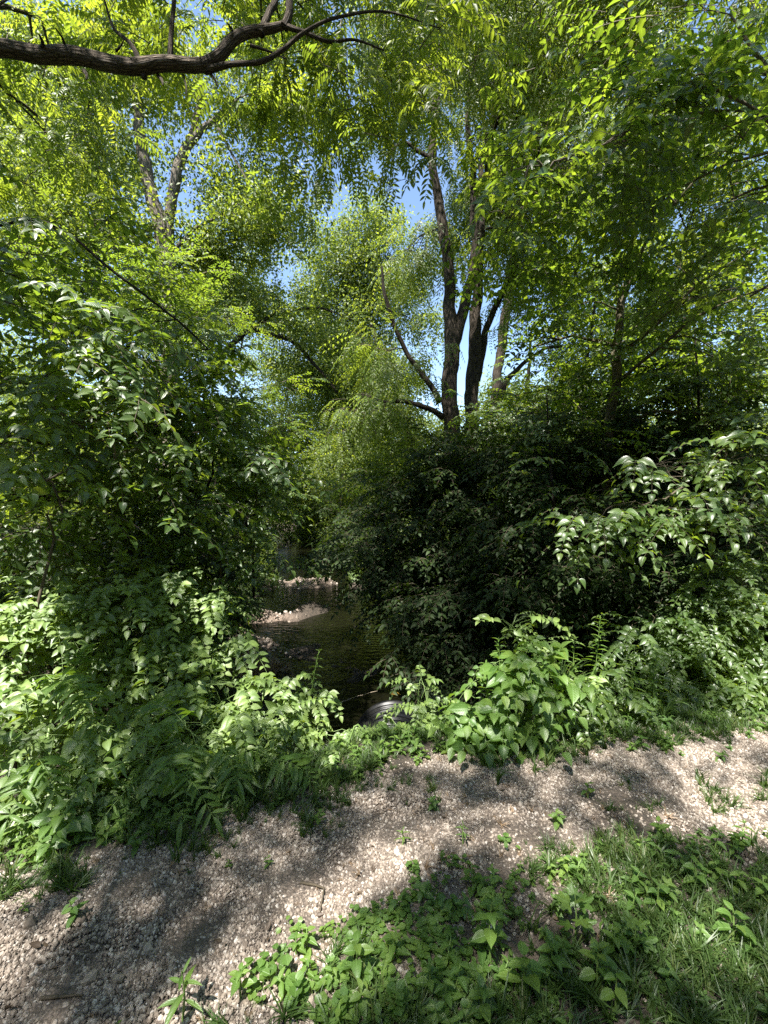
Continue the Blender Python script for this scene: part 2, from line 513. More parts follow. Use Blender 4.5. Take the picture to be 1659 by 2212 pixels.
def compound_leaf(mb, base, d, L, n_pairs, leaflet, shp, droop=.5, up=(0, 0, 1)):
    """a pinnate leaf: drooping midrib with paired leaflets"""
    d = nrm(d); pts = []
    for k in range(9):
        t = k / 8
        pts.append(np.asarray(base) + d * L * t + np.array([0, 0, -droop * L * t * t]))
    pts = np.array(pts)
    side = nrm(np.cross(d, up))
    r = random.random()
    for k in range(n_pairs):
        t = .22 + .76 * (k + .5) / n_pairs
        p = np.array([np.interp(t * 8, range(9), pts[:, c]) for c in range(3)])
        tan = nrm(d + np.array([0, 0, -2 * droop * t]))
        nn = np.cross(side, tan)
        sz = leaflet * (1 - .45 * abs(t - .55)) * rng.uniform(.85, 1.15)
        for s in (-1, 1):
            ld = nrm(side * s * 1.0 + tan * .45 + np.array([0, 0, -.35]) + rv(.12))
            add_leaf(mb, shp, p, ld, nn + rv(.15), sz, 0, min(1, max(0, r + rng.normal() * .15)))
    add_leaf(mb, shp, pts[-1], nrm(d + np.array([0, 0, -2 * droop])), np.cross(side, d), leaflet, 0, r)
    tube(mb, pts[::2], np.linspace(.0022, .001, 5), 3, 1, cap=False)


TEMPL = {}


def template(key, mb, mats, smooth=True):
    me = mb.mesh(key, mats, smooth)
    o = bpy.data.objects.new(key, me)
    TEMPL.setdefault(key.rsplit('_', 1)[0], []).append(o)


tiny = leaf_shape('lance', 3, .34, .2, .15)
small4 = leaf_shape('ovate', 3, .55, .2, .15)
ov = leaf_shape('ovate', 5, .56, .22, .22)


def lmat(k):
    return {'walnut': 'walnut_leaf', 'willow': 'willow_leaf'}.get(k, k)


# sprays used for crowns (each about the size of a real twig with its leaves)
for v in range(4):
    mb = MB()                                            # walnut twig: six drooping pinnate leaves
    L0 = .32
    line = np.array([(0, t * L0, .05 * math.sin(t * 2)) for t in np.linspace(0, 1, 5)])
    tube(mb, line, np.linspace(.006, .003, 5), 4, 1)
    for k in range(7):
        t = .25 + .75 * k / 6
        a = (k * 2.4 + v)
        d = np.array([math.cos(a) * .9, .55 + .3 * t, math.sin(a) * .35 + .1])
        compound_leaf(mb, (0, t * L0, .03), d, rng.uniform(.30, .42), 7, .095, tiny, rng.uniform(.4, .8))
    template('walnuttwig_%d' % v, mb, ['walnut_leaf', 'twig_bark'])
for v in range(3):
    mb = MB()                                            # long hanging pinnate spray
    for k in range(5):
        p = np.array([0, .08 * k, -.01 * k])
        d = np.array([(-1) ** k * .7 + rng.normal() * .2, .5, -.2])
        compound_leaf(mb, p, d, rng.uniform(.32, .42), 7, .10, tiny, rng.uniform(.8, 1.3))
    tube(mb, [(0, 0, 0), (0, .2, -.01), (0, .4, -.05)], [.005, .004, .002], 4, 1)
    template('hangtwig_%d' % v, mb, ['walnut_leaf', 'twig_bark'])


def ovate_spray(key, v, mats, L0=.5, leaf=.085, n=8, shp=ov, side_twigs=2, droop=.35):
    mb = MB()

    def twig(p0, d0, L, n):
        pts = np.array([np.asarray(p0) + nrm(d0) * L * t + np.array([0, 0, -droop * L * t * t]) for t in np.linspace(0, 1, 6)])
        tube(mb, pts, np.linspace(.004, .0015, 6), 3, 1, cap=False)
        sd = nrm(np.cross(d0, (0, 0, 1)))
        for k in range(n):
            t = .15 + .85 * (k + .5) / n
            p = np.array([np.interp(t * 5, range(6), pts[:, c]) for c in range(3)])
            for s in (-1, 1):
                ld = nrm(sd * s + nrm(d0) * rng.uniform(.3, .8) + np.array([0, 0, rng.uniform(-.7, -.1)]))
                add_leaf(mb, shp, p, ld, np.array([0, 0, 1]) + rv(.25) + nrm(d0) * .25, leaf * rng.uniform(.7, 1.15))
        add_leaf(mb, shp, pts[-1], nrm(nrm(d0) + np.array([0, 0, -.6])), (0, .3, 1), leaf)
    twig((0, 0, 0), (0, 1, .15), L0, n)
    for k in range(side_twigs):
        s = (-1) ** k
        twig((0, L0 * (.15 + .22 * k), .0), (s * .8, .7, .1), L0 * .55, max(2, n // 2))
    template('%s_%d' % (key, v), mb, mats)


mid_ov = leaf_shape('ovate', 4, .55, .22, .2)
for v in range(4):
    ovate_spray('elderspray', v, ['elder_leaf', 'twig_bark'], .5, .088, 6, mid_ov)
for v in range(3):
    ovate_spray('darkspray', v, ['shade_dark_leaf', 'twig_bark'], .45, .085, 6, mid_ov, 3, .55)
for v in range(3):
    ovate_spray('ashspray', v, ['elder_leaf', 'twig_bark'], .45, .06, 8, small4, 3)
for v in range(3):
    ovate_spray('bushspray', v, ['bush_leaf', 'green_stem'], .4, .075, 7, mid_ov, 2, .5)
for v in range(4):                                       # far foliage: a branchlet with small leaves
    mb = MB()
    q = leaf_shape('ovate', 2, .6, .15, .1)
    for k in range(42):
        p = rv(.17) * np.array([1, 1.3, .8]) + np.array([0, .25, 0])
        add_leaf(mb, q, p, nrm(rv() + np.array([0, .5, -.7])), nrm(rv(.8) + np.array([0, 0, 1.])), .115 * rng.uniform(.6, 1.2))
    tube(mb, [(0, 0, 0), (0, .25, .02), (.03, .5, -.03)], [.006, .004, .002], 3, 1)
    template('farspray_%d' % v, mb, ['far_leaf', 'twig_bark'])
for v in range(2):                                       # willow-like hanging strands
    mb = MB()
    lz = leaf_shape('lance', 2, .2, .1, .1)
    for j in range(5):
        x0, y0 = rng.normal() * .12, rng.uniform(0, .35)
        for k in range(22):
            p = np.array([x0 + rng.normal() * .015, y0 + .1 * math.sin(k * .2), -k * .035])
            add_leaf(mb, lz, p, nrm(np.array([rng.normal() * .5, rng.normal() * .5, -1])), rv(), .085)
    template('hangstrand_%d' % v, mb, ['willow_leaf', 'twig_bark'])

# single leaves
single = {}


def single_leaf(key, mats, **kw):
    mb = MB()
    s = leaf_shape(**kw)
    mb.add(s[0], s[1], s[2], random.random(), 0)
    me = mb.mesh(key, mats)
    single.setdefault(key, []).append(me)
    o = bpy.data.objects.new(key + '_tpl', me)
    TEMPL.setdefault(key, []).append(o)


for k in range(3):
    single_leaf('bushleaf', ['bush_leaf'], kind='ovate', rows=6, W=.54 + .04 * k, fold=.16 + .1 * k, droop=.15 + .12 * k, petiole=.1, twist=.5 * (k - 1))
    single_leaf('elderleaf', ['elder_leaf'], kind='ovate', rows=6, W=.5 + .05 * k, fold=.16 + .1 * k, droop=.2 + .12 * k, petiole=.12, twist=.5 * (k - 1))
    single_leaf('weedleaf', ['weed_leaf'], kind='ovate', rows=14, W=.56 + .05 * k, fold=.2 + .08 * k, droop=.12 + .14 * k, teeth=.055, petiole=.12, wave=.01)
    single_leaf('lanceleaf', ['weed_leaf'], kind='lance', rows=6, W=.2 + .02 * k, fold=.15, droop=.15 + .12 * k)
    single_leaf('heartleaf', ['weed_leaf'], kind='heart', rows=8, W=.85, fold=.14, droop=.1 + .12 * k, petiole=.25)
    single_leaf('walnutleaflet', ['walnut_leaf'], kind='lance', rows=5, W=.34, fold=.2, droop=.15 + .1 * k)
    single_leaf('roundleaf', ['weed_leaf'], kind='round', rows=5, W=.95, fold=.2, droop=.05 + .08 * k, petiole=0)


def maple_leaf(k):
    """three to five pointed lobes with teeth"""
    mb = MB()
    out = []
    n = 40
    for i in range(n + 1):
        a = -2.5 + 5.0 * i / n
        lob = max(math.exp(-((a - c) / wv_) ** 2) * h for c, h, wv_ in ((0, 1, .42), (.95, .8, .36), (-.95, .8, .36), (1.9, .55, .34), (-1.9, .55, .34)))
        r_ = .18 + .37 * lob + (.022 if i % 2 else -.01)
        out.append((math.sin(a) * r_, .38 + math.cos(a) * r_, -.1 * r_ + .05 * math.cos(a * 3) * r_))
    V = [(0, .38, .03)] + out + [(0, .30, 0)]
    Fc = [(0, i + 1, i + 2) for i in range(n)] + [(0, n + 1, n + 2), (0, n + 2, 1)]
    V += [(-.01, 0, -.03), (.01, 0, -.03), (.01, .38, .0), (-.01, .38, .0)]
    Fc.append((n + 3, n + 4, n + 5, n + 6))
    U = [(.5 + v_[0], v_[1]) for v_ in V]
    mb.add(V, Fc, U, .7, 0)
    me = mb.mesh('mapleleaf', ['weed_leaf'])
    single.setdefault('mapleleaf', []).append(me)
    TEMPL.setdefault('mapleleaf', []).append(bpy.data.objects.new('mapleleaf_tpl', me))


maple_leaf(0)
for v in range(4):                                       # grass tufts
    mb = MB()
    for k in range(16):
        a = rng.uniform(0, 6.28); lean = rng.uniform(.15, 1.1)
        h = rng.uniform(.5, 1.0)
        b0 = rv(.06) * np.array([1, 1, 0])
        dirh = np.array([math.cos(a), math.sin(a), 0]); sd = np.array([-math.sin(a), math.cos(a), 0])
        V = []
        for i, t in enumerate((0, .35, .7, 1)):
            p = b0 + dirh * lean * h * t ** 1.7 + np.array([0, 0, h * (t - .38 * lean * t * t)])
            wv_ = .028 * (1 - t ** 2)
            V += [p - sd * wv_, p + sd * wv_] if i < 3 else [p]
        mb.add(V, [(0, 1, 3, 2), (2, 3, 5, 4), (4, 5, 6)], None, random.random(), 0)
    template('grasstuft_%d' % v, mb, ['grass_blade'])
    mb2 = MB(); mb2.__dict__.update({k_: (list(v_) if isinstance(v_, list) else v_) for k_, v_ in mb.__dict__.items()})
    template('strawtuft_%d' % v, mb2, ['straw_blade'])
for v in range(3):                                       # ground-ivy patch
    mb = MB()
    rs = leaf_shape('round', 4, .95, .25, .08)
    for k in range(14):
        p = np.array([rng.uniform(-.5, .5), rng.uniform(-.5, .5), rng.uniform(.15, .5)])
        a = rng.uniform(0, 6.28)
        add_leaf(mb, rs, p, (math.cos(a), math.sin(a), rng.uniform(-.3, .1)), np.array([0, 0, 1]) + rv(.25), rng.uniform(.2, .34))
        tube(mb, [(p[0], p[1], 0), p], [.01, .008], 3, 1, cap=False)
    template('ivypatch_%d' % v, mb, ['weed_leaf', 'green_stem'])
for v in range(3):                                       # tiny weeds seedling
    mb = MB()
    for k in range(8):
        a = k * 2.4
        add_leaf(mb, mid_ov, (0, 0, .1 + .08 * k), (math.cos(a), math.sin(a), .1), (0, 0, 1), .45 - .03 * k)
    tube(mb, [(0, 0, 0), (0, 0, .7)], [.02, .012], 3, 1)
    template('seedling_%d' % v, mb, ['weed_leaf', 'green_stem'])
for v in range(2):
    mb = MB()
    add_leaf(mb, leaf_shape('ovate', 4, .5, .5 - .6 * v, -.3), (0, 0, 0), (0, 1, 0), (0, 0, 1), 1)
    template('deadleaf_%d' % v, mb, ['dead_leaf'])


def pebble_mesh(seed):
    r = np.random.default_rng(seed)
    import bmesh
    bm = bmesh.new()
    bmesh.ops.create_icosphere(bm, subdivisions=1, radius=1)
    planes = nrm(r.normal(size=(7, 3)))
    cut = r.uniform(.6, .9, 7)
    for v in bm.verts:
        c = np.array(v.co)
        for pl, k in zip(planes, cut):
            dd = c @ pl
            if dd > k:
                c = c - pl * (dd - k)
        c = c * np.array([1, .78, .6])
        v.co = c
    if seed < 3:
        pass
    me = bpy.data.meshes.new('pebble')
    bm.to_mesh(me); bm.free()
    me.materials.append(MAT['limestone'])
    return me


for v in range(6):
    me = pebble_mesh(v + 20)
    TEMPL.setdefault('pebble', []).append(bpy.data.objects.new('pebble_tpl', me))


# ------------------------------------------------------------------ scattering through geometry nodes
GROUPS = {}


def gn_group(key):
    if key in GROUPS:
        return GROUPS[key]
    g = bpy.data.node_groups.new('scatter_' + key, 'GeometryNodeTree')
    g.interface.new_socket('Geometry', in_out='INPUT', socket_type='NodeSocketGeometry')
    g.interface.new_socket('Geometry', in_out='OUTPUT', socket_type='NodeSocketGeometry')
    N = g.nodes; L = g.links
    gi = N.new('NodeGroupInput'); go = N.new('NodeGroupOutput')
    iop = N.new('GeometryNodeInstanceOnPoints')
    iop.inputs['Pick Instance'].default_value = True
    jn = N.new('GeometryNodeJoinGeometry')
    for t in TEMPL[key]:
        oi = N.new('GeometryNodeObjectInfo'); oi.inputs['Object'].default_value = t
        g2 = N.new('GeometryNodeGeometryToInstance')
        L.new(oi.outputs['Geometry'], g2.inputs[0]); L.new(g2.outputs[0], jn.inputs[0])
    L.new(gi.outputs[0], iop.inputs['Points']); L.new(jn.outputs[0], iop.inputs['Instance'])

    def na(nm, ty):
        a = N.new('GeometryNodeInputNamedAttribute'); a.data_type = ty; a.inputs['Name'].default_value = nm
        return [s for s in a.outputs if s.enabled and s.name == 'Attribute'][0]
    L.new(na('rot', 'FLOAT_VECTOR'), iop.inputs['Rotation'])
    L.new(na('scl', 'FLOAT'), iop.inputs['Scale'])
    L.new(na('idx', 'INT'), iop.inputs['Instance Index'])
    L.new(iop.outputs[0], go.inputs[0])
    GROUPS[key] = g
    return g


def scatter(name, key, pos, rot, scl, parent=None, **props):
    me = bpy.data.meshes.new(name)
    n = len(pos)
    base = np.array(parent.location) if parent is not None else np.zeros(3)
    me.vertices.add(n)
    me.vertices.foreach_set('co', (np.asarray(pos) - base).astype(np.float32).ravel())
    a = me.attributes.new('rot', 'FLOAT_VECTOR', 'POINT'); a.data.foreach_set('vector', np.asarray(rot, np.float32).ravel())
    a = me.attributes.new('scl', 'FLOAT', 'POINT'); a.data.foreach_set('value', np.asarray(scl, np.float32).ravel())
    a = me.attributes.new('idx', 'INT', 'POINT'); a.data.foreach_set('value', rng.integers(0, len(TEMPL[key]), n).astype(np.int32))
    o = link(name, me, parent, **props)
    md = o.modifiers.new('scatter', 'NODES')
    md.node_group = gn_group(key)
    return o


# ------------------------------------------------------------------ the ground
def build_ground():
    def axis(n, near, far, c):
        t = np.linspace(-1, 1, n)
        return c + near * t + (far - near) * np.sign(t) * np.abs(t) ** 4
    xs = axis(300, 9, 260, 0); ys = axis(320, 14, 260, 7)
    X, Y = np.meshgrid(xs, ys)
    Z = height(X, Y)
    V = np.stack([X.ravel(), Y.ravel(), Z.ravel()], 1)
    ny, nx = X.shape
    i = np.arange(ny - 1)[:, None] * nx + np.arange(nx - 1)[None, :]
    i = i.ravel()
    Fa = np.stack([i, i + 1, i + nx + 1, i + nx], 1)
    me = bpy.data.meshes.new('ground')
    me.from_pydata(V.tolist(), [], Fa.tolist())
    me.polygons.foreach_set('use_smooth', np.full(len(Fa), True))
    ca = me.color_attributes.new('zone', 'FLOAT_COLOR', 'POINT')
    x, y, z = V.T
    ef, en = edge_far(x), edge_near(x)
    jit = .14 * noise2(x, y, 2.5)
    g = sstep(en - .25 + jit, en + .2 + jit, y) * (1 - sstep(ef - .12 + jit, ef + .1 + jit, y))
    g = g * (.85 - .4 * sstep(.7, 1.8, noise2(x + 5, y, 1.6)))
    g = np.clip(g + .28 * (y < en), 0, 1)
    bar = np.zeros_like(x)
    for (bx, by, r_, h_) in BARS:
        bar += np.exp(-(((x - bx) / (r_[0] * 1.1)) ** 2 + ((y - by) / (r_[1] * 1.1)) ** 2))
    bar = np.clip(bar * 1.3, 0, 1)
    C = np.stack([g, bar, 0 * g, 1 + 0 * g], 1)
    ca.data.foreach_set('color', C.astype(np.float32).ravel())
    me.materials.append(MAT['ground_mix'])
    link('ground', me, kind='structure')
    wm = bpy.data.meshes.new('creek_water')
    xs = [np.interp(yy, CKY, CKX) for yy in CKY]
    vv = []; ff = []
    for k, yy in enumerate([3.9, 5, 6, 8, 11, 14, 24, 40, 80]):
        c = np.interp(yy, CKY, CKX); hw = np.interp(yy, CKY, CKW) + .9
        vv += [(c - hw, yy, WATER_Z), (c + hw, yy, WATER_Z)]
        if k:
            ff.append((2 * k - 2, 2 * k - 1, 2 * k + 1, 2 * k))
    wm.from_pydata(vv, [], ff)
    wm.materials.append(MAT['creek_water'])
    link('water', wm, kind='structure')


build_ground()


def on_ground(x, y, dz=0):
    return np.stack([x, y, height(x, y) + dz], 1)


def in_view(pos, margin=120):
    px, py, dep = proj(pos)
    return (px > -margin) & (px < 1659 + margin) & (py < 2212 + margin) & (py > -margin) & (dep > .3)


def ground_scatter(name, key, x0, x1, y0, y1, n, prob, smin, smax, tilt=.2, dz=0., margin=150, **props):
    x = rng.uniform(x0, x1, n); y = rng.uniform(y0, y1, n)
    keep = rng.uniform(0, 1, n) < prob(x, y)
    p = on_ground(x[keep], y[keep], dz)
    p = p[in_view(p, margin)]
    rot = np.stack([rng.normal(0, tilt, len(p)), rng.normal(0, tilt, len(p)), rng.uniform(0, 6.28, len(p))], 1)
    s = smin + (smax - smin) * rng.uniform(0, 1, len(p)) ** 2.2
    return scatter(name, key, p, rot, s, kind='stuff', **props)


def gravel_prob(x, y):
    ef, en = edge_far(x), edge_near(x)
    j = .14 * noise2(x, y, 2.5)
    g = sstep(en - .3 + j, en + .15 + j, y) * (1 - sstep(ef - .1 + j, ef + .12 + j, y))
    bare = sstep(.7, 1.8, noise2(x + 5, y, 1.6))
    return np.clip(g * (1 - .7 * bare) + .03 * (y < ef), 0, 1)


ground_scatter('gravel', 'pebble', -3.2, 4.5, .7, 3.2, 470000, gravel_prob, .0036, .0125, 1.2, .001,
               label='loose crushed limestone gravel covering the track across the foreground', category='gravel')
ground_scatter('gravel', 'pebble', -2.6, 3.5, .7, 3.0, 700, gravel_prob, .012, .02, 1.0, .003,
               label='coarser limestone chips lying loose among the fine gravel', category='gravel')


def bar_prob(x, y):
    s = 0
    for (bx, by, r_, h_) in BARS:
        s = s + np.exp(-(((x - bx) / r_[0]) ** 2 + ((y - by) / r_[1]) ** 2))
    return np.clip(s, 0, 1) * .8


ground_scatter('creek_stones', 'pebble', -8, 1, 7, 26, 42000, bar_prob, .015, .07, 1.0, .0,
               label='pinkish stones of the gravel bars that rise from the creek', category='stones')


def verge_prob(x, y):
    ef, en = edge_far(x), edge_near(x)
    j = .12 * noise2(x, y, 3)
    near = 1 - sstep(en - .32 - .12 * (x > .2) + j, en + .05 - .12 * (x > .2) + j, y)
    far = sstep(ef - .28 + 1.5 * j, ef + .05 + j, y) * (1 - sstep(ef + .6, ef + 1.2, y))
    tuf = sstep(1.3, 2.1, noise2(x * 1.3, y * 1.3, 2.6)) * .6
    return np.clip(near * sstep(-.7, .2, x + .0) + far * .6 + tuf, 0, 1)


ground_scatter('grass', 'grasstuft', -3, 4.5, .7, 4.2, 62000, lambda x, y: verge_prob(x, y) * .85, .03, .13, .25,
               label='short green grass tufts along both verges of the gravel track', category='grass')
ground_scatter('dry_grass', 'strawtuft', -3, 4.5, .9, 3.6, 2600, lambda x, y: .25 + .5 * sstep(.5, 1.6, noise2(x + 9, y + 3, 2.)), .02, .07, .9,
               label='dry straw and dead grass scattered over the gravel track', category='dry grass')


def ivy_prob(x, y):
    en = edge_near(x)
    c = np.exp(-(((x - .15) / .35) ** 2 + ((y - 1.42) / .28) ** 2)) + .5 * np.exp(-(((x + .1) / .3) ** 2 + ((y - 1.1) / .2) ** 2)) + .35 * sstep(.2, 1.2, noise2(x, y, 2.2)) * (x > .0)
    return np.clip(c * (y < en + .1), 0, 1)


ground_scatter('ground_ivy', 'ivypatch', -1, 3, .7, 2.1, 2200, ivy_prob, .06, .10, .15,
               label='low creeping plants with small round leaves beside the near edge of the gravel', category='ground cover')
ground_scatter('seedlings', 'seedling', -2.5, 4.5, .8, 4.6, 9000,
               lambda x, y: np.clip(.45 * (y < edge_near(x)) * (x > -.3) + .8 * sstep(edge_far(x) - .22, edge_far(x) + .2, y) + .012, 0, 1), .05, .15, .2,
               label='small broad-leaved seedlings growing along the foot of the bushes', category='ground cover')
ground_scatter('leaf_litter', 'deadleaf', -3, 4.5, .8, 9, 9000,
               lambda x, y: np.clip(.12 + .8 * sstep(edge_far(x) - .2, edge_far(x) + .4, y) + .3 * sstep(.4, 1.4, noise2(x + 5, y, 1.6)), 0, 1), .014, .042, .3, .006,
               label='brown dead leaves lying on the soil and the gravel', category='leaf litter')
ground_scatter('creek_bank_grass', 'grasstuft', -9, 7, 9, 30, 16000,
               lambda x, y: np.clip(sstep(0.0, .5, np.abs(x - np.interp(y, CKY, CKX)) - np.interp(y, CKY, CKW)), 0, 1), .15, .55, .3,
               label='long grass on the banks further up the creek', category='grass')
ground_scatter('bank_plants', 'bushspray', -7, 7, 3.2, 26, 16000,
               lambda x, y: np.clip(sstep(0.2, .9, np.abs(x - np.interp(y, CKY, CKX)) - np.interp(y, CKY, CKW)) * sstep(edge_far(x) + .3, edge_far(x) + .8, y), 0, 1), .5, 1.0, .5, .05,
               label='knee-high leafy undergrowth covering the creek banks', category='undergrowth')
nf = 9000
x = rng.uniform(-8, 8, nf); y = rng.uniform(3.4, 11, nf)
t_ = np.abs(x - np.interp(y, CKY, CKX)) - np.interp(y, CKY, CKW)
m_ = (t_ > .3) & (y > edge_far(x) + .9) & (rng.uniform(0, 1, nf) < sstep(-.8, .6, noise2(x, y, 1.1)) + .15)
x, y, t_ = x[m_], y[m_], t_[m_]
p = np.stack([x, y, height(x, y) + rng.uniform(.05, 1, len(x)) * np.clip(t_ * 1.0, .2, 1.15)], 1)
p = p[in_view(p, 200)]
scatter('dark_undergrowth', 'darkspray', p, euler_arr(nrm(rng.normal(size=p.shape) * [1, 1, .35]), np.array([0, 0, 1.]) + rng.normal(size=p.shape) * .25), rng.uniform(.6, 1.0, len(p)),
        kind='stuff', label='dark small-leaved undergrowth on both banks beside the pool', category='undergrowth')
# straw heap washed against the left bank
c = P(505, 1425, 6.6)
nst = 240
pp = np.stack([rng.normal(c[0], .33, nst), rng.normal(c[1], .3, nst)], 1)
p3 = on_ground(pp[:, 0], pp[:, 1], .02); p3[:, 2] = np.maximum(p3[:, 2], WATER_Z + .02)
scatter('flood_straw', 'strawtuft', p3, np.stack([rng.normal(0, .9, nst), rng.normal(1.0, .5, nst), rng.uniform(0, 6.28, nst)], 1), rng.uniform(.15, .34, nst),
        kind='stuff', label='matted dry straw washed up at the water on the left bank', category='dry grass')

# ------------------------------------------------------------------ crowns
HOLES = [  # (x, y, rx, ry, strength): where the photograph looks through to the sky
    (715, 370, 60, 120, .95), (540, 310, 60, 55, .8), (860, 400, 50, 60, .85), (620, 545, 60, 35, .85), (585, 600, 30, 25, .7),
    (430, 260, 60, 70, .65), (395, 395, 30, 60, .6), (265, 430, 40, 30, .6), (390, 90, 40, 70, .6), (1010, 180, 30, 90, .6), (1250, 130, 45, 110, .75),
    (1140, 790, 50, 35, .95), (1190, 700, 60, 20, .6), (870, 20, 60, 40, .5), (1450, 880, 50, 30, .5), (1115, 240, 30, 60, .5), (900, 730, 40, 25, .5),
    (480, 60, 60, 40, .4), (250, 280, 60, 60, .35), (1540, 700, 80, 60, .35), (640, 760, 30, 20, .6), (940, 470, 30, 30, .5),
    (345, 430, 60, 120, .55), (425, 270, 40, 50, .5), (945, 230, 24, 170, .6), (1060, 260, 22, 90, .45)]


def hole_keep(pos):
    px, py, dep = proj(pos)
    k = np.ones(len(px))
    for (x, y, rx, ry, s) in HOLES:
        k *= 1 - s * np.exp(-(((px - x) / rx) ** 2 + ((py - y) / ry) ** 2) ** 1.5)
    return rng.uniform(0, 1, len(px)) < k


SPRAY_LEN = dict(walnuttwig=.75, hangtwig=.7, elderspray=.55, darkspray=.5, ashspray=.5, bushspray=.45, farspray=.75, hangstrand=.75)


DENS = dict(walnuttwig=2.9, hangtwig=3.0, elderspray=3.2, darkspray=2.6, ashspray=3.0, bushspray=2.5, farspray=4.6, hangstrand=2.5)


def fill_blob(b, key, scale, cov, holes=True):
    """leafy twigs gathered in clumps inside an ellipsoid; returns positions, directions, clump centres"""
    (c, R) = b
    # projected measure in metres
    area = math.pi * R[0] * R[2]
    s = SPRAY_LEN[key] * scale
    n = int(DENS[key] * cov * area / (s * s * .30)) + 3
    ncl = max(3, int(n / 9))
    cl = nrm(rng.normal(size=(ncl, 3))) * rng.uniform(.25, 1, (ncl, 1)) ** .5 * R + c
    k = rng.integers(0, ncl, n)
    p = cl[k] + rng.normal(size=(n, 3)) * s * .42 * np.array([1, 1, .6])
    d = nrm((p - c) / R * .6 + (p - cl[k]) / s * 1.0 + rng.normal(size=(n, 3)) * .3 + np.array([0, 0, -.12]))
    d[:, 2] = d[:, 2] * .55 - .08
    if holes:
        m_ = hole_keep(p)
        p, d = p[m_], d[m_]
    return p, d, cl


def blob_px(x, y, D, rx, ry, rd=None):
    """an ellipsoid given by where it is seen, how far away it stands and its half-width and half-height in picture units"""
    k = D / F
    return (P(x, y, D), np.array([rx * k, rd if rd else .6 * (rx + ry) * .5 * k, ry * k]))


def line_px(L):
    """[(x, y, D, width)] in picture units -> world points and radii"""
    q = np.array([(a[0] - CX, a[1] - CY) for a in L]) / F
    t = np.gradient(q, axis=0)
    t = t / np.maximum(np.linalg.norm(t, axis=1, keepdims=True), 1e-6)
    op = q[:, 0] * t[:, 1] - q[:, 1] * t[:, 0]
    return np.array([P(a[0], a[1], a[2]) for a in L]), np.array([a[3] * .5 * a[2] / F for a in L]) / np.sqrt(1 + op ** 2)


def clearance(p, rmin=1.1):
    """keep foliage from growing through the person holding the camera"""
    return np.linalg.norm(p - np.array([0, 0, CAMZ]), axis=1) > rmin


def tree(name, label, cat, base, limbs, blobs, key='walnuttwig', scale=1., cov=1.6, bark='walnut_bark', group=None, sides=10, lump=.05,
         holes=True, twigs=True, singles=None, step=.12, second=None, blob_px_only=True):
    """limbs: first is the trunk. Each limb is (points, radii) in world space."""
    base = np.array(base, float)
    t = thing(name, label, cat, base, group)
    skel = []
    for i, (pts, rad) in enumerate(limbs):
        mb = MB()
        q, r_ = smooth_line(pts, rad, step)
        q = q + noise_line(q) * np.minimum(r_, .05)[:, None] * .35
        skel.append((q, r_))
        tube(mb, q - base, r_, sides if i == 0 else max(5, sides - 3), 0, lump, seed=i * 1.7 + base[0])
        nm = 'trunk' if (i == 0) else 'limb'
        link(nm, mb.mesh(nm, [bark]), t)
    SP = np.vstack([s[0] for s in skel]); SR = np.concatenate([s[1] for s in skel])
    PP = []; DD = []; tw = MB()
    for b in blobs:
        p, d, cl = fill_blob(b[:2], key, scale, cov * (b[2] if len(b) > 2 else 1), holes)
        m_ = clearance(p)
        PP.append(p[m_]); DD.append(d[m_])
        if twigs:
            # branch from the nearest limb to the blob, then to its clumps
            c = b[0]
            dist = np.linalg.norm(SP - c, axis=1) + np.where(SP[:, 2] > c[2], .6 * (SP[:, 2] - c[2]), 0)
            j = int(np.argmin(dist)); a = SP[j]
            r0 = min(SR[j] * .6, .012 + .012 * np.linalg.norm(c - a))
            mid = (a + c) / 2 + np.array([0, 0, .12 * np.linalg.norm(c - a)])
            q, rr_ = smooth_line([a, mid, c], [r0, r0 * .7, r0 * .45], .15)
            q[1:-1] += rng.normal(size=(len(q) - 2, 3)) * .012
            tube(tw, q - base, rr_, 5, 0)
            for e in cl[:60]:
                jj = rng.integers(len(q) // 3, len(q))
                a2 = q[jj]
                mid2 = (a2 + e) / 2 + np.array([0, 0, .1 * np.linalg.norm(e - a2)]) + rv(.04)
                q2, r2 = smooth_line([a2, mid2, e], [r0 * .4, r0 * .3, .003], .2)
                tube(tw, q2 - base, r2, 4, 0, cap=False)
    if twigs and tw.n:
        link('branches', tw.mesh('branches', [bark]), t, kind='stuff')
    if PP:
        p = np.vstack(PP); d = np.vstack(DD)
        rot = euler_arr(d, np.array([0, 0, 1.]) + rng.normal(size=p.shape) * .22)
        scatter('crown', key, p, rot, scale * rng.uniform(.75, 1.2, len(p)), t, kind='stuff')
    return t, skel


def noise_line(q):
    s = np.concatenate([[0], np.cumsum(np.linalg.norm(np.diff(q, axis=0), axis=1))])[:, None]
    return np.sin(s * 4 + np.array([0, 2, 4])) + .6 * np.sin(s * 9.3 + np.array([1, 3, 5]))


# ------------------------------------------------------------------ trees
gz = lambda x, y: float(height(x, y))

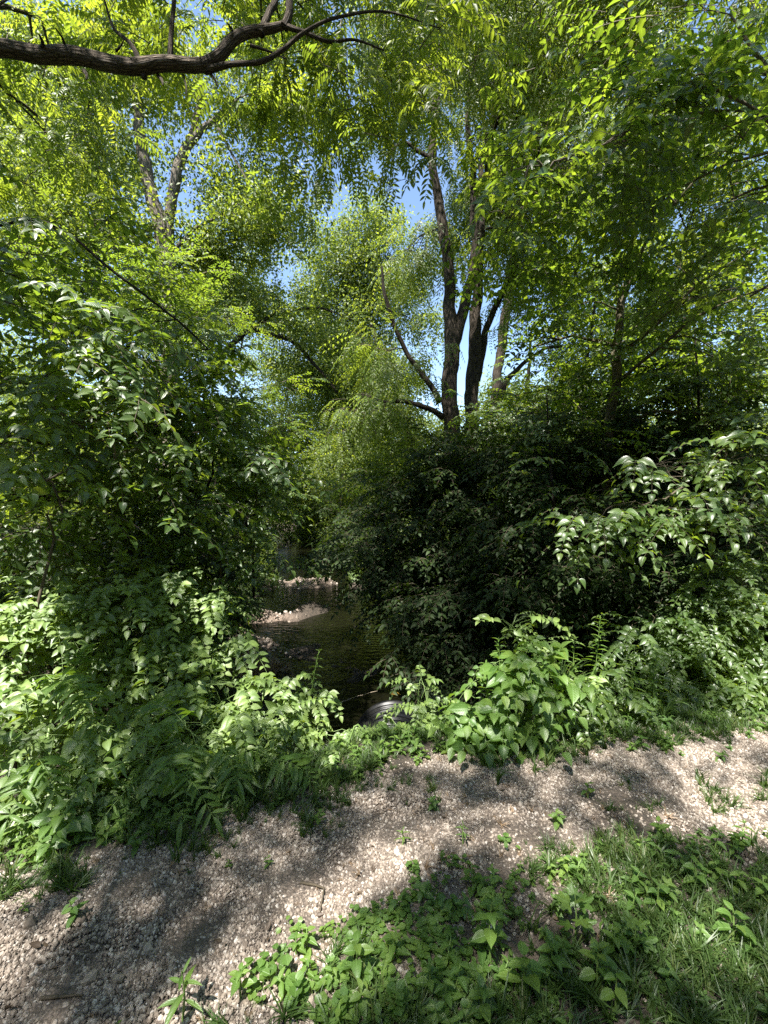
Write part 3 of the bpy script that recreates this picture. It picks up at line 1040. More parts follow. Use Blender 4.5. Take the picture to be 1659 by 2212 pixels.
# 1 walnut that reaches over from the left, its trunk just outside the view
D = 3.5
trunk = ([(-5.6, 3.2, gz(-5.6, 3.2) - .1), (-5.5, 3.3, 2.2), (-5.2, 3.4, 4.6), (-5.3, 3.2, 7.5), (-5.0, 2.6, 10.5)], [.30, .25, .22, .15, .05])
main = line_px([(0, 117, 3.5, 48), (130, 119, 3.45, 50), (230, 125, 3.4, 46), (300, 138, 3.4, 44), (420, 146, 3.4, 40), (470, 128, 3.4, 38), (510, 90, 3.4, 36), (560, 65, 3.4, 32), (612, 48, 3.4, 24)])
main = (np.vstack([[(-5.15, 3.4, 4.5), (-4.3, 3.45, 4.95)], main[0]]), np.concatenate([[.13, .11], main[1]]))
subs = [line_px([(612, 50, 3.4, 22), (622, 25, 3.4, 17), (625, -20, 3.4, 14), (650, -120, 3.4, 8)]),
        line_px([(560, 66, 3.4, 20), (580, 25, 3.45, 16), (592, -10, 3.5, 14), (560, -120, 3.6, 8)]),
        line_px([(610, 50, 3.4, 16), (655, 68, 3.4, 12), (710, 90, 3.4, 10), (765, 86, 3.4, 7), (830, 110, 3.4, 4)]),
        line_px([(440, 146, 3.4, 22), (500, 138, 3.35, 15), (560, 134, 3.3, 14), (610, 108, 3.3, 13), (655, 75, 3.3, 11), (730, 38, 3.3, 9), (830, 24, 3.3, 6), (950, 60, 3.3, 3)]),
        line_px([(365, 128, 3.4, 14), (368, 80, 3.4, 11), (376, 0, 3.4, 9), (380, -80, 3.4, 6)]),
        line_px([(300, 128, 3.4, 12), (280, 92, 3.4, 8), (245, 60, 3.45, 6), (225, 0, 3.5, 4)]),
        line_px([(310, 150, 3.4, 16), (308, 162, 3.4, 14), (312, 168, 3.4, 6)]),
        line_px([(540, 95, 3.4, 9), (575, 108, 3.4, 6), (620, 128, 3.4, 3)])]
for kx, ky, ex, ey, w0 in [(90, 100, 84, 74, 7), (180, 150, 186, 172, 6), (250, 108, 268, 84, 5), (340, 160, 352, 184, 5), (455, 158, 470, 190, 4), (505, 78, 490, 48, 5), (140, 98, 120, 60, 4), (395, 160, 402, 210, 3)]:
    subs.append(line_px([(kx, ky, 3.42, w0 * 1.5), ((kx + ex) / 2 + 3, (ky + ey) / 2, 3.36, w0), (ex, ey, 3.3, w0 * .5)]))
over = [blob_px(90, 40, 4.6, 170, 75, 1.0), blob_px(330, 30, 5.0, 160, 60, 1.0, ), blob_px(560, 190, 4.6, 140, 90, .8), blob_px(700, 60, 4.4, 130, 70, .8),
        blob_px(640, 300, 5.2, 90, 70, .7), blob_px(850, 170, 4.2, 110, 110, .7), blob_px(80, 250, 5.2, 150, 90, .9), blob_px(480, 20, 4.2, 120, 40, .8),
        blob_px(780, 280, 5.2, 60, 90, .5), blob_px(980, 300, 4.4, 60, 110, .35)]
# unseen leaf clumps added to the crown, set sunward to dapple track and bushes
SHADE = [(300, 1880, 0, 120, 25, .8), (420, 1960, 0, 90, 25, .7), (60, 2050, 0, 70, 25, .7), (330, 2110, 0, 80, 22, .6), (780, 1800, 0, 70, 30, .8), (820, 1990, 0, 70, 25, .7), (540, 1840, 0, 60, 30, .7), (1560, 1740, 0, 60, 16, .7), (1400, 2070, 0, 300, 90, .5), (1000, 2180, 0, 240, 30, .3), (1080, 1980, 0, 130, 30, .5), (120, 1925, 0, 200, 28, 1), (680, 1920, 0, 60, 60, 1), (930, 1700, 0, 80, 35, .9), (1010, 1760, 0, 50, 22, .8), (1150, 1790, 0, 50, 18, .8), (1250, 1850, 0, 60, 18, .8),
         (1420, 1900, 0, 150, 20, .9), (1560, 1960, 0, 120, 40, .8), (150, 2170, 0, 50, 30, .8), (400, 1700, 2.3, 200, 40, .6), (150, 1830, 2.0, 180, 35, .8), (1400, 1560, 2.9, 140, 50, .7), (880, 1930, 0, 60, 25, .8), (1480, 1330, 3.4, 110, 50, .5), (1600, 1420, 3.3, 100, 60, .6)]
POOLSHADE = [(120, 960, 3.8, 110), (330, 1050, 4.7, 120), (440, 900, 5, 110), (230, 800, 4.0, 110), (430, 1150, 5.4, 110), (1480, 1120, 4.6, 110), (810, 1560, 4.2, 50), (900, 1150, 7, 110), (1000, 1250, 6.2, 120), (1050, 1350, 5.2, 130), (930, 1420, 5.4, 80), (1200, 1100, 5.6, 130), (1200, 1250, 5, 140), (1350, 1200, 4.8, 120), (800, 1350, 7, 90),
             (780, 1470, 6, 80), (880, 1040, 8, 100), (1030, 1060, 7.4, 110), (1320, 1050, 5.6, 120)]
for (sx, sy, sd, srx) in POOLSHADE:  # unseen clumps added along the sun direction to darken pool and banks
    g0 = P(sx, sy, sd); RX = srx * sd / F
    over.append((g0 + SUN * (8.3 - g0[2]) / SUN[2], np.array([RX, .75, .3]), 2.0 if sx > 600 else 1.4))
for (sx, sy, sd, srx, sry, sc_) in SHADE:
    if sd:
        g0 = P(sx, sy, sd); RX = srx * sd / F; RY = max(.2, sry * sd / F)
    else:
        g0 = ground_at(sx, sy); g1 = ground_at(sx + srx, sy); g2 = ground_at(sx, sy - sry); RX = abs(g1[0] - g0[0]); RY = abs(g2[1] - g0[1])
    H = 7.5
    cc = g0 + SUN * (H - g0[2]) / SUN[2]
    over.append((cc, np.array([RX, RY, .25]), max(.55, sc_ * 1.6 * RY / .25)))
main = (main[0], main[1] * .9)
tree('walnut_tree', 'walnut tree reaching in from the left with a thick bare limb across the top', 'tree', (-5.6, 3.2, gz(-5.6, 3.2)),
     [trunk, main] + subs, over, 'walnuttwig', .85, 1.0, 'walnut_bark', sides=24, lump=.045, step=.03)

# 2 twin-stemmed tree left of centre
t1 = line_px([(372, 1010, 12, 44), (368, 700, 12, 40), (362, 590, 12, 36), (352, 510, 12, 34), (332, 440, 12, 28), (316, 370, 12, 26), (304, 300, 12, 24), (294, 200, 12, 20), (288, 60, 12.2, 14), (300, -80, 12.4, 8)])
t2 = line_px([(362, 560, 12, 26), (366, 480, 12, 24), (376, 400, 12, 25), (398, 330, 12, 25), (424, 290, 11.9, 20), (462, 262, 11.9, 14), (500, 225, 11.8, 8)])
t3 = line_px([(400, 325, 12, 18), (418, 280, 12.1, 16), (430, 225, 12.3, 13), (432, 120, 12.5, 8)])
t4 = line_px([(462, 262, 11.9, 6), (500, 330, 11.8, 5), (540, 400, 11.6, 3)])
t5 = line_px([(370, 545, 12, 10), (400, 515, 12, 8), (430, 490, 12, 6), (540, 430, 11.6, 4)])
t6 = line_px([(262, 445, 12.2, 9), (238, 400, 12.2, 7), (190, 330, 12, 5)])
b2 = [blob_px(*a) for a in [(130, 380, 12, 130, 110), (190, 230, 12, 120, 110), (420, 170, 12, 110, 90), (500, 480, 12.4, 110, 80), (470, 380, 12.6, 80, 60), (600, 450, 12, 80, 70), (300, 90, 12.5, 150, 80),
                            (230, 520, 12, 100, 70), (560, 230, 12, 80, 90), (630, 120, 12, 100, 90), (450, 580, 13, 120, 70), (40, 500, 11, 90, 110), (100, 130, 12, 120, 80)]]
tree('twin_stemmed_tree', 'tall grey-barked tree that forks into two stems against the sky, left of centre', 'tree', t1[0][0], [t1, t2, t3, t4, t5, t6], b2, 'farspray', 1.05, 1.25, 'grey_bark', sides=12)

# 3 many-stemmed tree right of centre
D = 9
c1 = line_px([(985, 1130, D, 56), (978, 1000, D, 46), (972, 850, D, 42), (975, 740, D, 40), (972, 650, D, 32), (968, 580, D, 28), (962, 520, D, 28), (950, 450, D, 26), (938, 390, D, 22), (936, 300, D, 21), (944, 180, D, 19), (949, 60, D, 17), (945, -90, D, 12)])
c2 = line_px([(980, 740, D, 36), (1000, 670, D, 32), (1020, 600, D, 27), (1024, 520, D, 22), (1022, 400, D, 18), (1012, 290, D, 15), (1016, 150, D, 12), (1035, 0, D, 7)])
c3 = line_px([(1024, 590, D, 20), (1040, 500, D, 20), (1048, 400, D, 20), (1057, 312, D, 20), (1080, 215, D, 13), (1108, 130, D, 10), (1132, 40, D, 6)])
c3b = line_px([(1055, 320, D, 12), (1042, 250, D, 9), (1040, 150, D, 6)])
c5 = line_px([(950, 868, D, 14), (928, 830, D, 13), (895, 788, D, 11), (850, 700, 8.8, 9), (832, 640, 8.7, 8), (825, 575, 8.6, 4)])
c6 = line_px([(958, 900, D, 15), (925, 882, D, 12), (880, 870, 8.9, 10), (835, 868, 8.8, 7), (780, 850, 8.7, 4)])
c7 = line_px([(937, 345, D, 12), (900, 325, D, 10), (875, 308, D, 9), (840, 330, 8.8, 4), (815, 345, 8.8, 3)])
c1, c2, c3, c3b = [(a[0], a[1] * k) for a, k in ((c1, .80), (c2, .72), (c3, .7), (c3b, .8))]
b3 = [blob_px(*a) for a in [(860, 50, 9.6, 90, 90), (1010, 110, 10.4, 100, 100), (1110, 200, 10.2, 70, 90), (1000, 420, 10.6, 50, 80), (1180, 380, 9.8, 90, 100), (1120, 40, 9.6, 120, 60), (880, 540, 10, 70, 70),
                            (1130, 520, 9.5, 90, 80), (880, 230, 10.4, 50, 90), (1230, 250, 9.5, 80, 120), (840, 760, 9, 90, 40), (780, 880, 9.2, 90, 60, .6)]]
# leaf clumps added overhead to keep the far side of the creek in shade
b3 += [(np.array([cx, cy_, cz]), np.array([1.5, 1.3, .8]), 1.3) for cx, cy_, cz in [(.6, 6.4, 8.8), (2.4, 5.8, 8.4), (4.2, 5.8, 8.6), (1.4, 8.2, 9.6), (3.4, 8.0, 9.4)]]
tree('many_stemmed_tree', 'dark trunk that splits into several stems above the creek, right of centre', 'tree', c1[0][0], [c1, c2, c3, c3b, c5, c6, c7], b3, 'hangtwig', .95, 1.45, 'dark_bark', sides=14)

c4 = line_px([(1012, 1110, 9.6, 46), (1018, 900, 9.6, 40), (1024, 760, 9.6, 37), (1030, 650, 9.7, 30), (1034, 560, 9.8, 24), (1036, 450, 9.9, 18), (1045, 300, 10, 12)])
c4b = line_px([(1030, 820, 9.7, 24), (1050, 720, 9.8, 24), (1075, 650, 9.9, 20), (1100, 600, 10, 18), (1150, 500, 10, 12), (1190, 400, 10, 6)])
c4c = line_px([(1040, 915, 9.7, 20), (1068, 880, 9.7, 24), (1095, 825, 9.7, 22), (1120, 795, 9.8, 16), (1150, 768, 9.8, 12), (1185, 752, 9.8, 10), (1240, 748, 9.8, 6)])
c4, c4b, c4c = [(a[0], a[1] * k) for a, k in ((c4, .75), (c4b, .6), (c4c, .6))]
b4 = [blob_px(*a) for a in [(1180, 620, 10.5, 110, 60), (1260, 720, 10.5, 80, 60), (1080, 420, 10.8, 80, 80)]]
tree('straight_trunked_tree', 'straight dark trunk standing close behind the many-stemmed one, with a pale limb slanting right', 'tree', c4[0][0], [c4, c4b, c4c], b4, 'hangtwig', .95, 1.3, 'dark_bark', sides=12)

# far leaning stem at the top right
c8 = line_px([(1110, 560, 15, 36), (1160, 340, 15, 30), (1205, 200, 15, 27), (1240, 120, 15, 24), (1290, 40, 15, 18), (1340, -60, 15, 12)])
c8 = (np.vstack([[(P(1110, 560, 15)[0] - 1.2, 15, gz(3, 15))], c8[0]]), np.concatenate([[.13], c8[1] * .6]))
c9 = line_px([(1238, 160, 15, 14), (1265, 100, 15, 12), (1300, 70, 15, 8), (1330, 60, 15, 4)])
tree('leaning_tree', 'far dark trunk leaning right against the sky at the top of the picture', 'tree', c8[0][0], [c8, c9], [blob_px(*a) for a in [(1330, 40, 15, 110, 90), (1150, 100, 15, 80, 80), (1380, 200, 15.5, 120, 90), (1180, 480, 15, 100, 80), (1300, 380, 15, 120, 80)]],
     'farspray', 1.1, 1.1, 'dark_bark')

# 4 slim young tree on the right
D = 5.6
y1 = line_px([(1300, 1180, D, 26), (1308, 1020, D, 25), (1320, 880, D, 23), (1335, 750, D, 20), (1345, 650, D, 17), (1358, 560, D, 14), (1378, 450, D, 9), (1390, 350, D, 4)])
ys_ = [line_px([(1340, 700, D, 8), (1335, 640, D, 7), (1325, 580, D, 5), (1330, 520, D, 3)]),
       line_px([(1335, 760, D, 8), (1384, 730, 5.4, 8), (1440, 680, 5.2, 7), (1504, 620, 5, 6), (1600, 555, 4.8, 5), (1700, 500, 4.6, 3)]),
       line_px([(1350, 640, D, 7), (1400, 510, 5.3, 7), (1460, 440, 5, 6), (1499, 395, 4.9, 6), (1560, 330, 4.7, 5), (1640, 260, 4.5, 3)]),
       line_px([(1325, 830, D, 8), (1400, 770, 5.3, 7), (1500, 690, 5, 6), (1600, 640, 4.8, 4), (1700, 610, 4.6, 3)])]
b5 = [blob_px(*a) for a in [(1200, 560, 5.0, 100, 70), (1130, 470, 4.6, 90, 60), (1280, 480, 5, 90, 70), (1180, 380, 4.4, 110, 50), (1250, 660, 5.4, 110, 60), (1350, 380, 4.8, 90, 60), (1430, 560, 5.0, 90, 60),
                            (1420, 800, 5.4, 120, 60), (1550, 760, 5.2, 120, 60), (1560, 900, 5.2, 130, 70), (1560, 560, 4.6, 110, 60), (1150, 750, 6, 60, 40), (1300, 780, 6, 110, 50), (1600, 820, 5.4, 90, 60)]]
tree('slim_tree', 'slim young tree with a brown trunk and branches fanning out on the right', 'tree', y1[0][0], [y1] + ys_, b5, 'elderspray', 1.0, 1.0, 'young_bark', sides=9, lump=.02)

# 5 near tree hanging in from the top right
tr = ([(4.9, 3.6, gz(4.9, 3.6) - .1), (4.8, 3.6, 2.5), (4.5, 3.5, 5.2), (4.2, 3.3, 8)], [.16, .13, .09, .03])
tl = [([(4.75, 3.6, 2.6), (3.9, 3.6, 3.9), (3.3, 3.7, 4.9), (2.9, 3.8, 5.6)], [.045, .035, .022, .008]),
      ([(4.65, 3.55, 4.2), (3.8, 3.7, 5.3), (3.2, 3.9, 6.2)], [.04, .03, .012])]
b6 = [blob_px(*a) for a in [(1500, 120, 3.9, 160, 90), (1350, 230, 3.9, 120, 70), (1560, 280, 3.7, 130, 80), (1400, 60, 4.3, 140, 70), (1300, 320, 3.8, 110, 50), (1580, 430, 3.6, 110, 70), (1480, 400, 4.0, 90, 60), (1620, 640, 3.8, 80, 80)]]
tree('overhanging_tree', 'broad-leaved tree whose large bright leaves hang in at the upper right corner', 'tree', (4.9, 3.6, gz(4.9, 3.6)), [tr] + tl, b6, 'elderspray', 1.15, 1.05, 'young_bark', sides=9, lump=.02)


# ------------------------------------------------------------------ plants whose leaves are placed one by one
def leafy(t, key, pos, d, n, s, nind=300, minpx=8):
    """the leaves that show largest become parts of their own, the rest one joined part"""
    pos, d, n, s = map(np.asarray, (pos, d, n, s))
    base = np.array(t.location)
    rot = euler_arr(d, n)
    px, py, dep = proj(pos)
    size = s * F / dep
    vis = (px > -10) & (px < 1669) & (py > -10) & (py < 2222)
    score = np.where(vis & (size > minpx), size * rng.uniform(.8, 1.2, len(size)) / dep ** .5, -1)
    order = np.argsort(-score)
    pick = [i for i in order[:nind] if score[i] > 0]
    ms = single[key]
    for i in pick:
        link('leaf', ms[rng.integers(len(ms))], t, tuple(pos[i] - base), tuple(rot[i]), float(s[i]))
    rest = np.ones(len(pos), bool); rest[pick] = False
    if rest.sum() > 0:
        scatter('leaves', key, pos[rest], rot[rest], s[rest], t, kind='stuff')


def arching_twigs(c, R, n, L, leaf, root, stem_r=.006, gap=.045, droop=.5, updir=.25, holes=False, shell=.35):
    """n leafy twigs inside an ellipsoid, each joined to the root by a stem"""
    lines = []; lp = []; ld = []; ln = []; ls = []
    for k in range(n):
        u = nrm(rng.normal(size=3)); u[1] = -abs(u[1]) if rng.uniform() < .6 else u[1]
        p0 = c + u * R * rng.uniform(shell, .95)
        out = nrm((p0 - c) / R + np.array([0, -.25, updir]) + rv(.35)); out[2] = out[2] * .5
        out = nrm(out)
        Lk = L * rng.uniform(.5, 1.3)
        tw = rng.choice([.55, .8, 1.0, 1.2, 1.35])
        q = np.array([p0 + out * Lk * t + np.array([0, 0, -droop * Lk * t * t]) for t in np.linspace(0, 1, 6)])
        lines.append((q, np.linspace(stem_r * .5, stem_r * .2, 6)))
        sd = nrm(np.cross(out, (0, 0, 1)))
        m_ = max(2, int(Lk / gap))
        for j in range(m_):
            t = (j + .6) / m_
            p = np.array([np.interp(t * 5, range(6), q[:, cc]) for cc in range(3)])
            sc = tw * leaf * rng.uniform(.65, 1.1) * (1.15 - .45 * t)
            for s_ in (-1, 1):
                lp.append(p); ls.append(sc * rng.uniform(.85, 1.1))
                ld.append(nrm(sd * s_ + out * rng.uniform(.25, .8) + np.array([0, 0, rng.uniform(-.5, .0)])))
                ln.append(np.array([-.15, -.5, 1.]) + out * .3 + rv(.42))
        lp.append(q[-1]); ld.append(nrm(out + np.array([0, 0, -.7]))); ln.append(np.array([0, 0, 1.]) + out * .5); ls.append(leaf * .9)
    ns = max(2, n // 14)
    for k in range(ns):
        e = c + nrm(rng.normal(size=3)) * R * .55
        mid = (root + e) / 2 + rv(.04) + np.array([0, 0, .1 * np.linalg.norm(e - root)])
        q, r_ = smooth_line([root + rv(.015), mid, e], [stem_r * 1.5, stem_r, stem_r * .6], .12)
        lines.append((q, r_))
        for kk in range(6):
            if lines:
                tgt = lines[rng.integers(0, n)][0][0]
                a = q[rng.integers(len(q) // 2, len(q))]
                lines.append(smooth_line([a, (a + tgt) / 2 + np.array([0, 0, .03]), tgt], [stem_r * .6, stem_r * .5, stem_r * .4], .15))
    return lines, np.array(lp), np.array(ld), np.array(ln), np.array(ls)


def shrub(name, label, cat, root, blobs, leafkey='bushleaf', leaf=.075, L=.34, stem='green_stem', nind=300, dens=1., gap=.045, droop=.5, stem_r=.006, group=None, minpx=8, holes=False, via=None):
    root = np.asarray(root, float)
    t = thing(name, label, cat, root, group)
    mb = MB(); A = [[], [], [], []]
    ctr = np.mean([b[0] for b in blobs], axis=0)
    hub = root
    if via is not None:
        hub = np.array(via[-1], float)
        q, r_ = smooth_line([root] + [np.array(v_, float) for v_ in via], np.linspace(stem_r * 3, stem_r * 1.6, len(via) + 1), .08)
        tube(mb, q + noise_line(q) * .01 - root, r_, 7, 0)
    elif np.linalg.norm(ctr - root) > 1.0:
        hub = root + (ctr - root) * .72
        mid = (root + hub) / 2 + rv(.06) + np.array([0, 0, .08 * np.linalg.norm(ctr - root)])
        q, r_ = smooth_line([root, mid, hub], [stem_r * 2.4, stem_r * 2.0, stem_r * 1.6], .1)
        tube(mb, q - root, r_, 6, 0)
    carriers = [hub]
    for (c, R) in sorted([b[:2] for b in blobs], key=lambda b: np.linalg.norm(b[0] - hub)):
        near = min(carriers, key=lambda q_: np.linalg.norm(q_ - c))
        sub = near
        if np.linalg.norm(c - near) > .3:
            sub = near + (c - near) * (1 - .2 / np.linalg.norm(c - near))
            mid = (near + sub) / 2 + rv(.05) + np.array([0, 0, .05])
            q, r_ = smooth_line([near, mid, sub], [stem_r * 1.5, stem_r * 1.2, stem_r * .9], .06)
            q[1:-1] += rng.normal(size=(len(q) - 2, 3)) * .006
            tube(mb, q - root, r_, 5, 0)
        carriers.append(sub)
        n = max(3, int(1.7 * dens * 10 * math.pi * R[0] * R[2] / (L * L)))
        lines, p, d, nn, s = arching_twigs(c, R, n, L, leaf, sub, stem_r * .6, gap, droop)
        for q, r_ in lines:
            tube(mb, q - root, r_, 4, 0, cap=False)
        for a, b in zip(A, (p, d, nn, s)):
            a.append(b)
    link('stems', mb.mesh('stems', [stem]), t, kind='stuff')
    p, d, nn, s = [np.concatenate(a) for a in A]
    g = p[:, 2] > height(p[:, 0], p[:, 1]) + .01
    g &= clearance(p, .7)
    leafy(t, leafkey, p[g], d[g], nn[g], s[g], nind, minpx)
    return t


def gp(x, y, dz=-.03):
    return np.array([x, y, gz(x, y) + dz])


# left-hand understory trees, dark and layered
def under(name, label, base, top, blobs, key='elderspray', scale=.95, cov=1.2, bark='dark_bark', r=.05, extra=()):
    base = gp(*base)
    top = np.asarray(top, float)
    mid = (base + top) / 2 + rv(.12)
    tk = (np.array([base, mid, top]), np.array([r, r * .75, r * .3]))
    lim = [tk] + [line_px(e) for e in extra]
    return tree(name, label, 'tree', base, lim, [blob_px(*b) for b in blobs], key, scale, cov, bark, sides=8, lump=.03)


under('understory_tree', 'dark layered young tree filling the left edge at head height', (-3.5, 3.6), P(-200, 560, 3.6),
      [(40, 600, 3.7, 130, 70), (150, 720, 3.8, 150, 60), (60, 830, 3.6, 140, 60), (260, 840, 3.9, 130, 60), (130, 960, 3.7, 150, 60), (60, 1080, 3.5, 120, 60), (60, 480, 3.9, 110, 60), (280, 960, 3.9, 100, 60), (200, 1090, 3.8, 120, 50), (300, 720, 4.0, 90, 60)],
      scale=1.1, cov=1.6, extra=[[(-60, 500, 4.0, 7), (100, 480, 4.1, 6), (250, 590, 4.2, 6), (380, 690, 4.2, 5), (450, 755, 4.3, 3)]])
under('understory_tree', 'layered young tree whose branch tips catch the light left of the creek', (-2.6, 5.2), P(240, 700, 5.2),
      [(330, 760, 5.2, 130, 60), (420, 850, 5.0, 120, 60), (340, 960, 4.8, 140, 60), (480, 960, 5.0, 100, 60), (250, 1080, 4.6, 130, 60), (420, 1080, 4.8, 120, 50), (510, 1030, 5.0, 70, 50), (230, 640, 5.4, 120, 70), (180, 1180, 4.4, 140, 50), (400, 1190, 4.7, 120, 40)],
      scale=1.05, cov=1.6, extra=[[(330, 1050, 5.4, 12), (420, 1060, 5.5, 11), (500, 1100, 5.6, 9), (540, 1150, 5.6, 7), (548, 1290, 5.6, 6)], [(520, 1120, 5.6, 6), (556, 1110, 5.6, 5), (572, 1090, 5.6, 3)]])
under('bankside_tree', 'small-leaved tree on the left bank behind the layered one', (-4.5, 9), P(300, 700, 9.5),
      [(420, 720, 9.5, 140, 70), (520, 830, 9.5, 110, 70), (540, 950, 9.8, 90, 80), (330, 640, 9.5, 130, 70), (150, 620, 9, 150, 90), (500, 1050, 10, 100, 60), (560, 1100, 10, 50, 50)], key='ashspray', scale=1.2, cov=1.4)
under('crooked_tree', 'crooked dark-branched tree reaching over the middle of the creek', (-5.5, 13), P(540, 650, 13),
      [(620, 700, 13, 110, 50), (690, 800, 13.5, 100, 50), (600, 640, 13, 100, 50), (720, 690, 13, 90, 50)], key='farspray', scale=.8, cov=.5,
      extra=[[(480, 760, 13, 14), (540, 715, 13, 13), (590, 722, 13, 12), (640, 745, 13, 10), (690, 800, 13, 7), (730, 850, 13, 4)], [(540, 716, 13, 10), (590, 680, 13, 8), (680, 665, 13, 6), (760, 690, 13, 3)]])

# leafy sprays in the light, built leaf by leaf
shrub('elder_sapling', 'sapling on the left bank with a row of pale leaves held out over the creek', 'sapling', gp(-2.0, 4.3),
      [blob_px(470, 1170, 4.3, 110, 26), blob_px(560, 1200, 4.2, 30, 25), blob_px(380, 1150, 4.4, 70, 30), blob_px(540, 1000, 4.6, 45, 30), blob_px(560, 1060, 4.6, 40, 30)], 'elderleaf', .105, .32, 'twig_bark', 260, .8, .06)
shrub('elder_sapling', 'sapling at the left edge with big drooping leaves at head height', 'sapling', gp(-2.6, 2.9),
      [blob_px(60, 980, 2.9, 110, 90), blob_px(160, 1070, 3.0, 80, 40), blob_px(30, 830, 3.1, 90, 60), blob_px(300, 990, 3.4, 100, 40), blob_px(190, 900, 3.3, 110, 60)], 'elderleaf', .10, .34, 'twig_bark', 300, .45, .06)
shrub('hanging_branch_sapling', 'sapling reaching in from the right with sunlit leaves in front of the dark stems', 'sapling', gp(4.2, 3.4),
      [blob_px(1120, 385, 3.2, 80, 28), blob_px(1210, 360, 3.2, 60, 30), blob_px(1080, 480, 3.2, 60, 22), blob_px(1310, 320, 3.2, 90, 40), blob_px(1380, 230, 3.3, 90, 40), blob_px(1500, 200, 3.1, 110, 60)], 'elderleaf', .11, .3, 'twig_bark', 300, .55, .06, via=[(4.1, 3.4, 2.0), (3.6, 3.35, 3.4), (2.9, 3.25, 4.2), (2.3, 3.2, 4.5)])
shrub('maple_sapling', 'dark sapling on the right with a flat shelf of leaves at chest height', 'sapling', gp(4.0, 3.9),
      [blob_px(1350, 1110, 3.6, 170, 38), blob_px(1540, 1100, 3.4, 130, 45), blob_px(1250, 1150, 3.8, 90, 30), blob_px(1600, 980, 3.4, 90, 60), blob_px(1450, 1010, 3.8, 130, 40)], 'elderleaf', .10, .34, 'twig_bark', 300, .7, .06)

# shade-side masses on the right
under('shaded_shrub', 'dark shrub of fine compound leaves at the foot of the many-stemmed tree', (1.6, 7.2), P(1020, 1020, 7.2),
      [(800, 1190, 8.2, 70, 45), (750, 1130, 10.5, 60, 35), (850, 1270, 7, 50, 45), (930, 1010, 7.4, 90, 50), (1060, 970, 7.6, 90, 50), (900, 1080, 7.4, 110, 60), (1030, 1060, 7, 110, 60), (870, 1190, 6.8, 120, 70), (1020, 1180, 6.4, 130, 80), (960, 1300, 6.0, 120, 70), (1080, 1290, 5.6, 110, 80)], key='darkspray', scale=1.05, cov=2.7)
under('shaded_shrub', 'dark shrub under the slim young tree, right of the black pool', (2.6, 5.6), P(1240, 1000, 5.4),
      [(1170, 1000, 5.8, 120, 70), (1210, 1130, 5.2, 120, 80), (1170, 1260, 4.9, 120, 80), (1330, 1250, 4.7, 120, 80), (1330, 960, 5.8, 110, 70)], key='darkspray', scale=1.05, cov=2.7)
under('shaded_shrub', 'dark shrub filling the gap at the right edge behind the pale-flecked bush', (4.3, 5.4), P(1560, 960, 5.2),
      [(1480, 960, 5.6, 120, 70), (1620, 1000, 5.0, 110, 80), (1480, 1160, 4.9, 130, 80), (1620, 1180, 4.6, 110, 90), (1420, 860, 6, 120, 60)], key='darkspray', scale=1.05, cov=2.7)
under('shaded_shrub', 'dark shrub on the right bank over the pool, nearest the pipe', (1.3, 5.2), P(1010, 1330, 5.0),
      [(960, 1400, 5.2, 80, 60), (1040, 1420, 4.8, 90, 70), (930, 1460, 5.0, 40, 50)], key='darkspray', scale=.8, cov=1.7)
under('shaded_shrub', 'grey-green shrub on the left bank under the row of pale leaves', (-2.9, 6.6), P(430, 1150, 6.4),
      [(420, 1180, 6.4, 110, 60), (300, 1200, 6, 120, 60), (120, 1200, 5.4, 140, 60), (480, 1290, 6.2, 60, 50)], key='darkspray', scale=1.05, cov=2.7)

# leafy layer added to deepen the shade over the pool and right bank
under('shade_tree', 'broad tree added on the right bank, its low boughs shading the pool', (3.6, 7.6), P(1290, 600, 7.4),
      [(1100, 860, 7.4, 120, 45), (1260, 820, 7.2, 120, 45), (1420, 900, 6.8, 130, 50), (1180, 930, 6.6, 130, 40), (1560, 860, 6.6, 110, 60), (1330, 700, 7.4, 110, 45), (1320, 1010, 6.2, 130, 40), (1060, 930, 7.6, 60, 40), (1400, 760, 7.6, 110, 45), (1540, 740, 7.2, 110, 50)], key='ashspray', scale=1.3, cov=1.5)
under('thicket_sapling', 'thin green sapling standing in front of the dark thicket, right of the pool', (2.2, 5.0), P(1180, 850, 5),
      [(1120, 900, 5.2, 90, 40), (1230, 960, 5.0, 100, 40), (1090, 1040, 5.2, 90, 35), (1260, 1080, 4.8, 100, 35)], key='elderspray', scale=.85, cov=.35, r=.025)
under('thicket_sapling', 'thin sapling with sparse leaves rising above the thicket by the right edge', (4.2, 5.6), P(1500, 700, 5.6),
      [(1480, 820, 5.4, 110, 50), (1580, 900, 5.2, 90, 40), (1420, 930, 5.4, 100, 40)], key='elderspray', scale=.9, cov=.45, r=.03)
